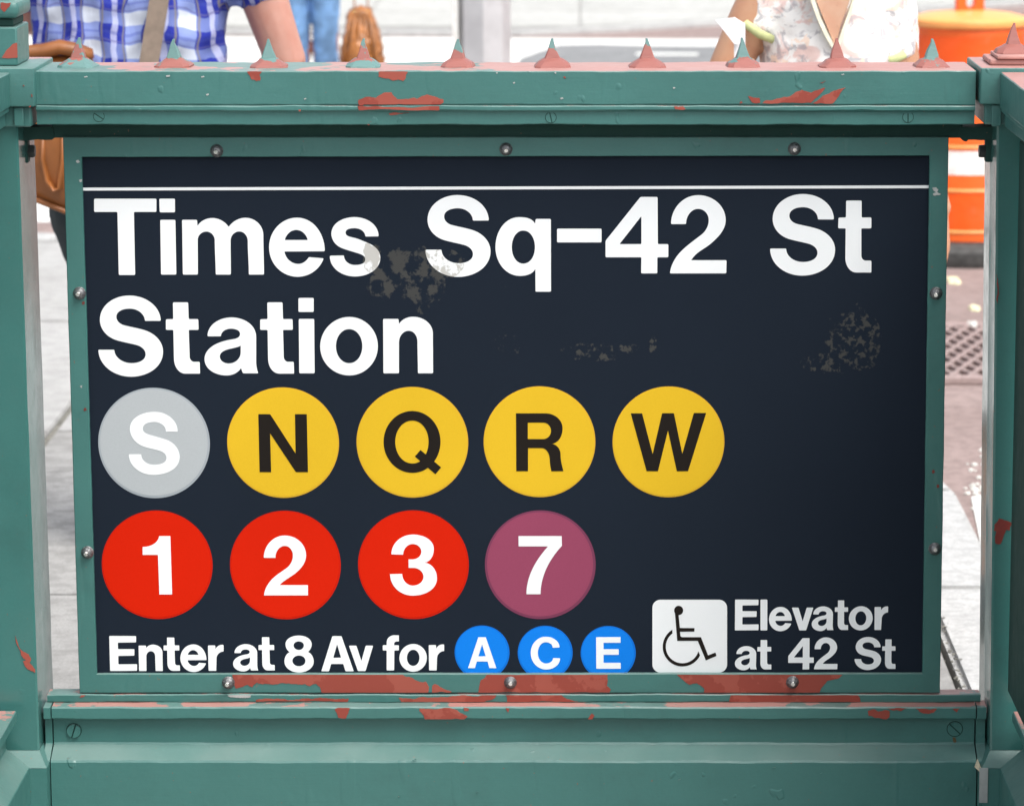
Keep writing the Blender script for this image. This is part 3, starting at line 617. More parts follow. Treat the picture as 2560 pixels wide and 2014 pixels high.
# wood-style slotted screws
def slot_screw(x, y, Y, r, ang, parent, proud=.0012, mat='paint'):
    c = P(x, y, Y); bm = bmesh.new(); n = 28; w = .0009 if r < .01 else .0011
    # head disc cut by a slot: two half discs
    for sgn in (1, -1):
        a0 = math.asin(w/r); pts = []
        for i in range(n//2+1):
            a = a0+(pi-2*a0)*i/(n//2); pts.append((r*cos(a), r*sin(a)*sgn))
        f = []; b = []
        for (u, v) in pts:
            uu = u*cos(ang)-v*sin(ang); vv = u*sin(ang)+v*cos(ang)
            f.append(bm.verts.new((c.x+uu*.96, Y-proud, c.z+vv*.96))); b.append(bm.verts.new((c.x+uu, Y+.001, c.z+vv)))
        bm.faces.new(f); 
        for i in range(len(f)): j = (i+1) % len(f); bm.faces.new((f[i], f[j], b[j], b[i]))
    o = obj('screw', bm, M[mat], parent)
    bm = bmesh.new(); lathe(bm, [(r*.93, 0), (r*.93, proud*.35), (0, proud*.35)], 20, (c.x, Y, c.z), (0, -1, 0))
    obj('screw_slot', bm, M['paint_shaded'], o)
    bm = bmesh.new(); lathe(bm, [(r*1.10, .0001), (r*1.10, .0003), (0, .0003)], 24, (c.x, Y, c.z), (0, -1, 0))
    obj('screw_gap_shade', bm, M['paint_shaded'] , o)  # dark ring paints the gap shadow round the head
slot_screw(247, 291, -.0742, .0078, -.6, rail, .0007); slot_screw(1377, 294, -.0742, .0078, -1.35, rail, .0007); slot_screw(2270, 293, -.0742, .0078, -1.57, rail, .0007)
# patches on the cap rail
fy = (178.8, 261.5)
patch(rail, T1, [(1490,432),(1578,432),(1565,450),(1570,485),(1545,490),(1515,478),(1505,455)], -.080, ylim=fy)
patch(rail, T2, [(210,433),(385,433),(375,450),(372,472),(355,490),(325,480),(300,487),(230,470),(208,465)], -.080, ylim=fy)
patch(rail, T2, [(85,634),(92,600),(130,585),(190,592),(240,560),(285,557),(320,598),(420,590),(440,597),(500,570),(600,600),(600,620),(580,634)], -.080, ylim=fy, rough=.08)
patch(rail, T2, [(82,640),(574,640),(575,666),(90,666)], -.0805, rough=.04, ylim=(265.6, 276.4))
patch(rail, T2, [(270,682),(395,680),(350,688),(310,694),(275,694)], -.0744)
patch(rail, T3, [(430,607),(500,618),(505,650),(455,648)], -.080, ylim=fy)
patch(rail, T3, [(520,652),(540,635),(640,618),(660,612),(690,610),(770,568),(830,585),(915,555),(880,600),(825,650)], -.080, ylim=fy, rough=.08)
patch(rail, T3, [(835,652),(900,605),(1045,553),(1000,610),(965,652)], -.080, ylim=fy, rough=.08)
patch(rail, T3, [(885,522),(920,510),(900,527)], -.080); patch(rail, T3, [(375,655),(385,638),(395,650)], -.080)
patch(rail, T2, [(1990,641),(2045,641),(2060,660),(2000,660)], -.0805); patch(rail, T2, [(1323,463),(1332,462),(1340,472),(1328,473)], -.080)
patch(rail, T1, [(1800,662),(1815,662),(1812,672),(1802,672)], -.0805); patch(rail, T2, [(140,748),(155,750),(150,757)], -.0744)
patch(rail, T1, [(2160,605),(2185,600),(2190,636),(2165,636)], -.080)
for x, y, w in ((415, 190, 9), (503, 192, 6), (1282, 207, 4), (1400, 246, 7), (1682, 220, 5), (2103, 186, 6), (210, 192, 7), (515, 236, 5), (760, 247, 4), (1240, 182, 3), (1386, 182, 3)):
    patch(rail, (0, 0, 1), [(x, y), (x+w, y-2), (x+w+2, y+1), (x+2, y+3)], -.0802, 'scrape', 'paint_nick', rough=.2)

# sill bar, ledge, recessed board, bevel and base panel
ysb = -.0325
bm_ = sweep('sill_bar', [(-.0325, Z(1735.2, -.0325)), (-.0325, Z(1754.5, -.0325)), (.001, Z(1754.5, -.0325)), (.001, Z(1735.2, -.0325))], XC(118, 1740, -.0325), XC(2451.5, 1745, -.0325), M['paint_half'], rail, n=200, amp=.0010, seed=11)
yl = -.056
zl = Z(1766.5, yl); zl2 = Z(1797.5, yl)
base_prof = [(-.020, zl+.0015), (yl, zl), (yl, zl2), (-.0405, zl2+.001), (-.0405, Z(1858, -.0405)), (-.079, Z(1902, -.079)), (-.079, -.125), (.07, -.125), (.07, zl-.02), (-.020, zl-.02)]
sweep('base_panel', base_prof, XC(132.5, 1850, -.05), XC(2437, 1850, -.05), M['paint_ledge'], rail, n=200, amp=.0010, r=.0022, seed=17)
slot_screw(185, 1825, -.0405, .0110, 1.25, rail, .0045); slot_screw(2387, 1821, -.0405, .0115, -.75, rail, .0010)
patch(rail, (0, 0, 1), [(2381, 1842), (2388, 1842), (2391, 1852), (2388, 1858), (2384, 1856)], -.0405, 'rust', 'rust_streak', rough=.1)
sy = (1736.5, 1753.3)
patch(rail, B2, [(345,492),(330,465),(385,470),(600,462),(750,455),(920,448),(905,470),(830,490)], ysb, ylim=sy)
patch(rail, B2, [(975,448),(1310,448),(1350,475),(1410,488),(985,492)], ysb, ylim=sy)
patch(rail, B3, [(310,514),(325,460),(1110,460),(1135,490),(1140,514)], ysb, ylim=sy, rough=.06)
patch(rail, B1, [(480,465),(490,445),(520,445),(505,460)], ysb, ylim=sy)
patch(rail, (0, 0, 1), [(640,1748),(700,1746),(735,1749),(790,1744),(840,1747),(872,1745),(868,1754),(640,1754)], ysb, ylim=sy)
patch(rail, (0, 0, 1), [(568,1735),(628,1735),(626,1742),(575,1741)], ysb, 'scrape', 'paint_scrape', ylim=sy)
ly = (1768, 1796.5)
for c, pts in ((B1, [(2020,533),(2110,530),(2085,590),(2040,585),(2030,555)]), (B2, [(-25,525),(20,525),(5,570),(-15,585)]), (B2, [(455,530),(640,527),(720,565),(745,580),(715,600),(490,600),(480,570),(455,545)]),
               (B2, [(720,525),(755,530),(750,545),(725,545)]), (B2, [(975,526),(1000,528),(990,553)]), (B2, [(1470,595),(1495,560),(1510,575),(1495,600)]),
               (B3, [(1185,570),(1230,560),(1250,575),(1320,570),(1320,610),(1300,625),(1235,615),(1190,600)]), (B3, [(1490,553),(1620,556),(1600,580),(1540,585),(1510,575)]), (B3, [(1310,552),(1430,552),(1400,570),(1340,566)]), (B3, [(1720,555),(1765,555),(1745,578)])):
    patch(rail, c, pts, yl, ylim=ly)
for x, y, w in ((1030, 1898, 10), (1190, 1978, 6), (995, 1990, 4), (1930, 1918, 9), (2050, 1932, 6), (1696, 1948, 5)):
    patch(rail, (0, 0, 1), [(x, y), (x+w, y-2), (x+w+1, y+1), (x+2, y+2)], -.0795, 'paint_half', 'paint_blister', rough=.2)

# ================================================================== POSTS
def post(side, label):
    s = -1 if side == 'l' else 1
    po = thing('railing_post', label, 'post', 'corner posts of the railing')
    if s < 0: xi_t, xi_b = XC(48, 423, -.08), XC(92.5, 1697, -.08)
    else: xi_t, xi_b = XC(2491, 423, -.08), XC(2477, 1697, -.08)
    zt, zb_ = Z(423, -.08), Z(1697, -.08)
    def xin(z): return xi_t+(xi_b-xi_t)*(z-zt)/(zb_-zt)
    # shaft: leans a touch, follows the measured inner corner
    z0, z1 = Z(1874, -.08), Z(268, -.08); n = 40; bm = bmesh.new(); rings = []
    yf, yb2, w, ch = -.080, .080, .165, .003
    for i in range(n+1):
        z = z0+(z1-z0)*i/n; x = xin(z)
        g_ = .0008 if s > 0 else 0
        pr = [(x+s*w, yf), (x+s*ch, yf), (x, yf+ch), (x, yf+.070), (x-s*g_, yf+.073), (x-s*g_, yf+.09), (x, yf+.093), (x, yb2-ch), (x+s*ch, yb2), (x+s*w, yb2)]
        rings.append([bm.verts.new((a+noise.noise(Vector((z*14, k, s*3)))*.0006, b+noise.noise(Vector((z*11, k, 7)))*.0005, z)) for k, (a, b) in enumerate(pr)])
    m = len(rings[0])
    for a, b in zip(rings, rings[1:]):
        for k in range(m): bm.faces.new((a[k], a[(k+1) % m], b[(k+1) % m], b[k]))
    bm.faces.new(rings[0]); bm.faces.new(rings[-1][::-1])
    obj('shaft', bm, M['paint_side'], po, sharp=22)
    # plinth: bevel and lower shaft
    x = xin(Z(1880, -.08)); zA = Z(1874, -.08); zB = Z(1919, -.105)
    bm = bmesh.new()
    def rect(x0, y0, x1, y1, z): return [(x0, y0, z), (x1, y0, z), (x1, y1, z), (x0, y1, z)]
    hexa(bm, rect(x-s*.014, -.105, x+s*.19, .105, zB), rect(x, -.080, x+s*.165, .080, zA-.0005))
    hexa(bm, rect(x-s*.014, -.105, x+s*.19, .105, -.125), rect(x-s*.014, -.105, x+s*.19, .105, zB-.0005))
    obj('plinth', bm, M['paint'], po)
    # stub of the end panel cast with the post
    xe = XC(129.5, 1850, -.05) if s < 0 else XC(2440.5, 1850, -.05)
    xa = x-s*.004
    bp = [(-.020, zl+.0015), (yl, zl), (yl, zl2), (-.0425, zl2+.001), (-.0425, Z(1858, -.0425)), (-.077, Z(1902, -.077)), (-.077, -.125), (.06, -.125), (.06, zl-.02), (-.020, zl-.02)]
    sweep('panel_stub', bp, min(xa, xe), max(xa, xe), M['paint_half'] if s < 0 else M['paint_ledge'], po, n=6, amp=.0003, seed=3)
    # cap block
    if s < 0: xa, zc1, zc0 = XC(86.5, 220, -.1), Z(170, -.1), Z(268, -.1)
    else: xa, zc1, zc0 = XC(2451, 220, -.1), Z(170, -.1), Z(262, -.1)
    bbox('cap_block', min(xa, xa+s*.21), max(xa, xa+s*.21), -.10, .095, zc0, zc1, M['paint_top'] if s > 0 else M['paint_half'], po, .003, 3)
    bbox('cap_neck', min(xa+s*.008, xa+s*.19), max(xa+s*.008, xa+s*.19), -.088, .08, Z(318 if s < 0 else 312, -.088), zc0-.0004, M['paint'], po, .003)
    bbox('neck_rib', min(xa+s*.018, xa+s*.033), max(xa+s*.018, xa+s*.033), -.094, -.0885, Z(316, -.09), zc0-.001, M['paint'], po, .002)
    return po, xin, xa, zc1
pl, xinl, xal, zcl = post('l', 'left corner post of the green railing, carrying a tall lamp column')
pr_, xinr, xar, zcr = post('r', 'right corner post in deep shade, capped by a stepped plate and spike')
# right post finial
xp = XC(2535, 120, -.02)
bbox('cap_plate', xp-.040, xp+.070, -.060, .045, zcr+.0004, zcr+.009, M['primer_pale'], pr_, .003)
bbox('cap_plate', xp-.030, xp+.040, -.065, .030, zcr+.0094, zcr+.015, M['primer_pale'], pr_, .002)
o = obj('spike', spike_mesh(44), spikemat(44, 'r', 'r'), pr_, sharp=24); o.location = (xp, -.01, zcr+.0155); o.scale = (1.05, 1.05, 1.05)
# left lamp column
la = pl
xc0 = XC(43, 100, -.07); wcol = .115
bbox('column_base', xc0-wcol, xc0, -.07, .045, zcl+.0004, Z(68, -.07), M['paint_half'], la, .003)
bbox('column_neck', xc0-wcol+.006, xc0-.006, -.062, .038, Z(68, -.07), Z(48, -.07), M['paint_shaded'], la, .003)
bbox('column_collar', xc0-wcol-.004, xc0+.004, -.076, .050, Z(47.5, -.076), Z(3, -.076), M['paint'], la, .010, 4)
bbox('column_shaft', xc0-wcol+.01, xc0-.008, -.06, .035, Z(3, -.076)+.0004, 2.45, M['paint_half'], la, .006)
bm = bmesh.new(); lathe(bm, [(.05, 2.45), (.09, 2.47), (.10, 2.50), (.07, 2.52)], 24, (xc0-wcol/2, -.012, 0)); obj('globe_holder', bm, M['paint'], la, sharp=40)
M['globe_g'] = flat('green_globe', (.03, .28, .10), .3, 0, var=.05); M['globe_w'] = flat('milk_globe', (.7, .7, .66), .3, 0, var=.03)
bm = bmesh.new(); lathe(bm, [(.08, 2.52)]+[(.19*cos(a), 2.69+.19*sin(a)) for a in [radians(-60+15*i) for i in range(5)]], 32, (xc0-wcol/2, -.012, 0)); obj('globe_lower', bm, M['globe_w'], la, smooth=True)
bm = bmesh.new(); lathe(bm, [(.191*cos(a), 2.692+.19*sin(a)) for a in [radians(3+14.5*i) for i in range(6)]]+[(0, 2.884)], 32, (xc0-wcol/2, -.012, 0)); obj('globe_upper', bm, M['globe_g'], la, smooth=True)
LT = (0, 0, 4.067)
patch(pl, LT, [(-30,590),(20,590),(60,520),(130,450),(160,437),(175,440),(178,590)], -.0702, rough=.04)
patch(pl, LT, [(5,28),(110,28),(95,70),(45,125),(5,85)], -.0762, rough=.06)
patch(pl, (0, 1000, 2.44), [(95,1435),(105,1470),(125,1520),(175,1550),(190,1580),(180,1600),(215,1640),(215,1660),(165,1635),(145,1600),(140,1590),(160,1585),(130,1555),(115,1510)], -.0806)
patch(pr_, (2260, 1000, 2.44), [(550,760),(580,720),(650,745),(668,740),(645,795),(620,790),(610,820),(590,875),(560,875),(555,830),(565,800),(548,795)], -.0806, 'primer_dark')
patch(pr_, (2260, 300, 2.44), [(562,940),(575,1000),(580,1060),(570,1120),(563,1100)], -.0806, 'primer_dark')
patch(pl, LT, [(232,870),(245,866),(248,876),(236,878)], -.1006); patch(pl, LT, [(318,960),(328,958),(330,985),(320,988)], -.1006); patch(pl, LT, [(295,1080),(318,1076),(312,1092),(296,1094)], -.1006)
# silver tape and a dry leaf caught on the right post
xt = XC(2461, 1950, -.10)
bbox('grey_tape', XC(2448, 1960, -.1065), XC(2469.5, 1960, -.1065), -.1072, -.1060, Z(2005, -.106), Z(1918, -.106), M['scrape'], pr_, .0003)
M['drypaper'] = flat('torn_paper', (.52, .46, .34), .8)
bm = bmesh.new(); q = [P(2436, 1916, -.085), P(2443, 1896, -.083), P(2452, 1918, -.083), P(2450, 1930, -.088)]
hexa(bm, q, [p+Vector((.0006, -.0009, 0)) for p in q])
tag(obj('paper_scrap', bm, M['drypaper']), 'tiny torn cream paper scrap stuck in the gap beside the right post', 'paper scrap')

# ================================================================== SIDE RAILINGS
def side_railing(side, label):
    s = -1 if side == 'l' else 1
    sr = thing('side_railing', label, 'railing', 'side railings running toward the viewer')
    xf = XC(24.5, 190, -.1) if s < 0 else XC(2500.5, 185, -.1)      # inner face of its cap rail
    y1, y0 = -.102, -3.2
    zt = Z(181, -.1); z2 = Z(268, -.1); z3 = Z(281, -.1); z4 = Z(316, -.1)
    pr = [(xf+s*.165, zt), (xf, zt), (xf, z2), (xf+s*.0025, z2-.001), (xf+s*.0025, z3), (xf+s*.008, z3-.001), (xf+s*.008, z4), (xf+s*.165, z4)]
    sweep('cap_rail', pr, y0, y1, M['paint_top'] if s > 0 else M['paint'], sr, n=120, amp=.0007, axis='y', seed=21+s)
    # base: ledge, board, bevel, lower panel
    xi = XC(42, 1776, -.1) if s < 0 else XC(2530.5, 1772, -.1)
    za = Z(1774, -.1); zb2 = Z(1800, -.1)
    pr = [(xi+s*.10, za+.001), (xi, za), (xi-s*.001, zb2), (xi+s*.016, zb2), (xi+s*.017, Z(1868, -.1)), (xi-s*.018, Z(1915, -.1)), (xi-s*.018, -.125), (xi+s*.13, -.125), (xi+s*.13, za-.02), (xi+s*.10, za-.02)]
    sweep('base_panel', pr, y0, y1-.005, M['paint_ledge'] if s > 0 else M['paint_half'], sr, n=120, amp=.0007, axis='y', seed=25+s)
    xc = xf+s*.085
    proto = None
    for i in range(22):
        y = -.26-i*.13
        if proto is None:
            bm = bmesh.new(); box(bm, xc-.009, xc+.009, -.009, .009, za-.01, z4+.01)
            proto = obj('picket', bm, M['paint'], sr)
        else:
            c = proto.copy(); COL.objects.link(c); c.parent = sr; proto_ = c
            c.location.y = y; continue
        proto.location.y = y
    if s > 0:                                          # unseen panel added to shade the right post
        bbox('added_shade_panel', xf+.030, xf+.05, -.75, -.104, za+.03, z4-.02, M['paint_shaded'], sr, .003)
    bbox('end_post', min(xf, xf+s*.165), max(xf, xf+s*.165), y0-.165, y0-.001, -.1, zt+.05, M['paint'], sr, .003)
    return sr, xf
srl, xfl = side_railing('l', 'green side railing on the left, its cap rail leaving the corner post toward the viewer')
srr, xfr = side_railing('r', 'green side railing on the right with a worn reddish ledge and board')

# ================================================================== GROUND
def concrete(name, a, b, sc=1.0, dirt=.35):
    t_ = NT(name); big = t_.noise(1.3*sc, 5, .6); mid = t_.noise(14*sc, 6, .65); fine = t_.noise(190, 3)
    c = t_.mix(t_.mr(big, .3, .7), a, b)
    c = t_.mix(t_.mr(mid, .42, .62, 0, dirt), c, tuple(v*.55 for v in a))
    c = t_.mix(t_.mr(fine, .35, .65, 0, .4), c, tuple(v*.6 for v in a))
    gum = t_.noise(9, 2, .4, t_.mapped((1, 2.4, 1)))
    c = t_.mix(t_.mr(gum, .68, .73, 0, .55), c, tuple(v*.45 for v in a))
    n = t_.bump(mid, .3, .01, t_.bump(fine, .4, .003))
    return t_.done(c, .85, n, spec=.3)
M['concrete'] = concrete('sidewalk_concrete', (.29, .285, .274), (.37, .365, .355), 1, .55)  # darker, so the near slabs carry the shade of the left ground
M['concrete_lit'] = concrete('sidewalk_concrete_lit', (.37, .365, .355), (.43, .427, .42), 1, .35)  # lit copy of the concrete, brighter for the sunlit slabs farther off
M['concrete_far'] = concrete('far_sidewalk_concrete', (.44, .44, .42), (.50, .50, .48), .6, .35)
M['kerb'] = concrete('kerb_granite', (.42, .42, .415), (.52, .52, .51), 2)
M['road'] = concrete('red_asphalt', (.275, .205, .19), (.335, .255, .238), 1.6, .5)
M['joint'] = flat('joint_dirt', (.15, .145, .125), .95, 0, 120, .6, .4)
M['roadpaint'] = concrete('white_road_paint', (.72, .73, .70), (.80, .80, .78), 2, .25)
M['greyasphalt'] = concrete('grey_asphalt', (.20, .205, .21), (.27, .275, .28), 2, .3)
def polyslab(name, pts, z0, z1, mat, parent=None, bev=0):
    bm = bmesh.new(); a = [bm.verts.new((x, y, z0)) for x, y in pts]; b = [bm.verts.new((x, y, z1)) for x, y in pts]; n = len(pts)
    bm.faces.new(a[::-1]); bm.faces.new(b)
    for i in range(n): bm.faces.new((a[i], a[(i+1) % n], b[(i+1) % n], b[i]))
    if bev: bmesh.ops.bevel(bm, geom=[e for e in bm.edges if all(v.co.z > z1-1e-5 for v in e.verts)], offset=bev, segments=2, affect='EDGES')
    return obj(name, bm, mat, parent)
HX0, HX1, HY0, HY1 = -.98, .83, -3.5, .075          # stairwell opening
ZR_ = -.13
bm = bmesh.new()
def grid(bm, xs, ys, z, skip=None):
    V = {}
    for x in xs:
        for y in ys: V[x, y] = bm.verts.new((x, y, z))
    for a, b in zip(xs, xs[1:]):
        for c, d in zip(ys, ys[1:]):
            if skip and skip(a, b, c, d): continue
            bm.faces.new((V[a, c], V[b, c], V[b, d], V[a, d]))
grid(bm, [-2500, -60, 60, 2500], [-2500, -60, 90, 2500], ZR_)
o = obj('road', bm, M['road']); o['kind'] = 'structure'
def clip(poly, region):
    """Sutherland-Hodgman, region convex and counter-clockwise"""
    out = poly
    for i in range(len(region)):
        a, b = region[i], region[(i+1) % len(region)]; inp = out; out = []
        def ins(p): return (b[0]-a[0])*(p[1]-a[1])-(b[1]-a[1])*(p[0]-a[0]) >= 0
        def cut(p, q):
            d1 = (b[0]-a[0])*(p[1]-a[1])-(b[1]-a[1])*(p[0]-a[0]); d2 = (b[0]-a[0])*(q[1]-a[1])-(b[1]-a[1])*(q[0]-a[0]); t_ = d1/(d1-d2)
            return (p[0]+(q[0]-p[0])*t_, p[1]+(q[1]-p[1])*t_)
        for j in range(len(inp)):
            p, q = inp[j-1], inp[j]
            if ins(q):
                if not ins(p): out.append(cut(p, q))
                out.append(q)
            elif ins(p): out.append(cut(p, q))
        if not out: return []
    return out
KX = .70
edge = [(KX, -9), (KX, 2.9), (.62, 3.6), (.36, 4.6), (-.15, 5.6), (-.9, 6.6), (-1.9, 7.35), (-3.4, 7.9), (-9, 8.3)]
region = edge+[(-9, -9)]
side_ = polyslab('sidewalk', [(-9, -9), (KX, -9), (KX, HY0), (HX0, HY0), (HX0, -9.0)][0:0] or [(-9, HY1+.01), (KX, HY1+.01)]+edge[1:], ZR_-.05, -.012, M['joint']); side_['kind'] = 'structure'
xs = [KX-2.05*i for i in range(6)]; ys = [HY1+.01, 1.82, 3.64, 5.46, 7.28, 9.1]
for i in range(5):
    for j in range(5):
        g = .010 if j else .004
        pl_ = clip([(xs[i+1]+g, ys[j]+g), (xs[i]-g, ys[j]+g), (xs[i]-g, ys[j+1]-g), (xs[i+1]+g, ys[j+1]-g)], region)
        if len(pl_) > 2: polyslab('paving_slab', pl_, -.012, random.uniform(-.001, .001), M['concrete' if j < 2 else 'concrete_lit'], side_, .004)
for a, b, c, d in ():
    if b-a > 1 and d-c > 1: 
        n = 5
        for j in range(n): polyslab('paving_slab', [(a, c+(d-c)*j/n+.005), (b, c+(d-c)*j/n+.005), (b, c+(d-c)*(j+1)/n-.005), (a, c+(d-c)*(j+1)/n-.005)], -.05, 0, M['concrete'], side_, .004)
# kerb stones along the edge (gap of dirt between slab and kerb)
ke = thing('kerb', 'pale concrete kerb curving round the near street corner', 'kerb')
def offset(pl_, d):
    o_ = []
    for i, p in enumerate(pl_):
        a = Vector(pl_[max(i-1, 0)]); b = Vector(pl_[min(i+1, len(pl_)-1)]); t_ = (b-a).normalized(); o_.append((p[0]+t_.y*d, p[1]-t_.x*d))
    return o_
ed = [(KX, HY1+.02)]+[(KX, .9), (KX, 1.9)]+edge[1:]
inn, outt = offset(ed, .014), offset(ed, .185)
for i in range(len(ed)-1):
    a, b, c, d = Vector(inn[i]), Vector(outt[i]), Vector(outt[i+1]), Vector(inn[i+1])
    e = (d-a).normalized()*.004
    polyslab('kerb_stone', [tuple(a+e), tuple(b+e), tuple(c-e), tuple(d-e)], ZR_-.1, -.002+random.uniform(-.002, .002), M['kerb'], ke, .012)
sj = bmesh.new()                                     # dirt and grit lying in the joint by the kerb
rnd = random.Random(4)
for i in range(300):
    y = rnd.uniform(.2, 3.0); x = KX+.012+rnd.gauss(0, .009); r = rnd.uniform(.001, .0045)
    bmesh.ops.create_icosphere(sj, subdivisions=1, radius=r, matrix=Matrix.Translation((x, y, rnd.uniform(-.004, .001))) @ Matrix.Diagonal((1, 1.3, .5, 1)))
o = obj('joint_grit', sj, M['joint']); o['kind'] = 'stuff'; tag(o, 'dark grit and crumbs lying in the crack between pavement slabs and kerb', 'grit')
# far corner pavement
FZ = ZR_+.028
fk = [(GR(x, y, FZ).x, GR(x, y, FZ).y) for x, y in ((-2500, 70), (300, 74), (870, 76), (1130, 77), (1280, 77), (1500, 68), (1790, 50), (2255, 20), (2700, -10), (4200, -90))]
fs = polyslab('far_sidewalk', fk+[(40, 60), (-40, 60)], ZR_-.05, FZ-.009, M['concrete']); fs['kind'] = 'structure'
# far kerb
kf = thing('far_kerb', 'pale kerb with a dark shadowed face on the far side of the street', 'kerb')
ou = offset(fk, .16); 
for i in range(len(fk)-1):
    n = max(1, int((Vector(fk[i+1])-Vector(fk[i])).length/2.4))
    for k in range(n):
        f0, f1 = k/n, (k+1)/n; L2 = lambda A, i_, f: (A[i_][0]+(A[i_+1][0]-A[i_][0])*f, A[i_][1]+(A[i_+1][1]-A[i_][1])*f)
        polyslab('kerb_stone', [L2(ou, i, f0+.002), L2(ou, i, f1-.002), L2(fk, i, f1-.002), L2(fk, i, f0+.002)], ZR_-.05, FZ, M['kerb'], kf)
def clipfar(poly):                                   # keep slabs behind the far kerb (approx. by clipping to each kerb edge)
    reg = [(fk[0][0], 60)]+[]; out = poly
    for a, b in zip(fk, fk[1:]):
        pass
    return out
x = -9.0; rnd = random.Random(9)
def kerb_y(x):
    for a, b in zip(fk, fk[1:]):
        if a[0] <= x <= b[0]: return a[1]+(b[1]-a[1])*(x-a[0])/(b[0]-a[0])
    return fk[-1][1]
while x < 8:
    w = 1.5; y = kerb_y(x+w/2)+.02
    ybase = 19.0
    for j in range(9):
        ya = ybase+j*1.5; yb_ = ya+1.5-.012
        pts = [(x+.006, max(ya, kerb_y(x)+.012)), (x+w-.006, max(ya, kerb_y(x+w)+.012)), (x+w-.006, yb_), (x+.006, yb_)]
        if pts[0][1] < yb_-.05 and pts[1][1] < yb_-.05: polyslab('paving_slab', pts, FZ-.010, FZ+rnd.uniform(-.001, .001), M['concrete_far'], fs, .004)
    x += w
# road markings: crosswalk bands toward the far corner
def mark(name, pts, z, mat, label):
    o_ = polyslab(name, [(GR(a, b, ZR_).x, GR(a, b, ZR_).y) for a, b in pts], ZR_+z-.003, ZR_+z, mat); o_['kind'] = 'structure'; return o_
mark('crosswalk_band', [(-900, 300), (1140, 190), (2300, 170), (2300, 99), (1700, 100), (1130, 96), (-900, 90)], .004, M['roadpaint'], '')
mark('asphalt_strip', [(-900, 117), (1140, 117), (1140, 119.5), (-900, 119.5)], .008, M['greyasphalt'], '')
mark('asphalt_strip', [(-900, 142), (1140, 142), (1140, 145), (-900, 145)], .008, M['greyasphalt'], '')
mark('asphalt_patch', [(1290, 190), (1300, 150), (1350, 132), (1400, 116), (1500, 114), (1620, 118), (1760, 119), (2300, 122), (2300, 190)], .008, M['greyasphalt'], '')
mark('crosswalk_bar', [(1590, 137), (1745, 138), (1745, 143), (1590, 142)], .012, M['roadpaint'], '')
mark('crosswalk_band', [(-1500, 470), (500, 470), (500, 556), (-1500, 556)], .004, M['roadpaint'], '')
mark('painted_line', [(2428, 1245), (2462, 1240), (2462, 1390), (2455, 1380)], .004, M['roadpaint'], '')
# paved landing, unseen and kept pale, added to bounce light onto the base panel
ld = polyslab('landing', [(-3.5, -9), (.86, -9), (.86, HY1-.02), (-3.5, HY1-.02)], ZR_-.05, -.018, M['joint']); ld['kind'] = 'structure'
for i in range(3):
    for j in range(5):
        x0_, y1_ = .855-i*1.45, HY1-.025-j*1.8
        polyslab('paving_slab', [(x0_-1.442, y1_-1.79), (x0_, y1_-1.79), (x0_, y1_), (x0_-1.442, y1_)], -.018, random.uniform(-.001, .001)-.002, M['concrete_far'], ld, .004)

# steel grate in the road
gr = thing('street_grate', 'pinkish steel grate with diamond openings set in the road', 'grate')
M['grate'] = flat('grate_steel', (.33, .25, .235), .6, .2, 90, .4)
gx0, gx1 = 1.02, 1.40; gy0, gy1 = GR(2410, 955, ZR_).y, GR(2410, 828, ZR_).y
gx0, gx1 = GR(2300, 900, ZR_).x, GR(2560, 900, ZR_).x
o = polyslab('pit_shade', [(gx0, gy0), (gx1, gy0), (gx1, gy1), (gx0, gy1)], ZR_+.002, ZR_+.004, M['dark_iron'], gr)  # flat dark sheet painting the shade under the bars
for b in ((gx0-.03, gx1+.03, gy0-.05, gy0), (gx0-.03, gx1+.03, gy1, gy1+.05), (gx0-.03, gx0, gy0, gy1), (gx1, gx1+.03, gy0, gy1)):
    bbox('frame', *b, ZR_+.002, ZR_+.022, M['grate'], gr, .003)
bm = bmesh.new(); pitch_x, pitch_y, bw = .056, .165, .007
reg = [(gx0, gy0), (gx1, gy0), (gx1, gy1), (gx0, gy1)]
k = gx0-3
slope = pitch_y/pitch_x
for sg in (1, -1):
    x = gx0-2.2
    while x < gx1+2.2:
        dx = (gy1-gy0+.4)/slope*sg
        quad = [(x-bw, gy0-.2), (x+bw, gy0-.2), (x+bw+dx, gy1+.2), (x-bw+dx, gy1+.2)]
        c = clip(quad, reg)
        if len(c) > 2:
            zt_ = ZR_+(.020 if sg > 0 else .0196)
            a = [bm.verts.new((p[0], p[1], ZR_+.005)) for p in c]; b = [bm.verts.new((p[0], p[1], zt_)) for p in c]
            bm.faces.new(b)
            for i in range(len(c)): bm.faces.new((a[i], a[(i+1) % len(c)], b[(i+1) % len(c)], b[i]))
        x += pitch_x
o = obj('diamond_mesh', bm, M['grate'], gr); o['kind'] = 'stuff'
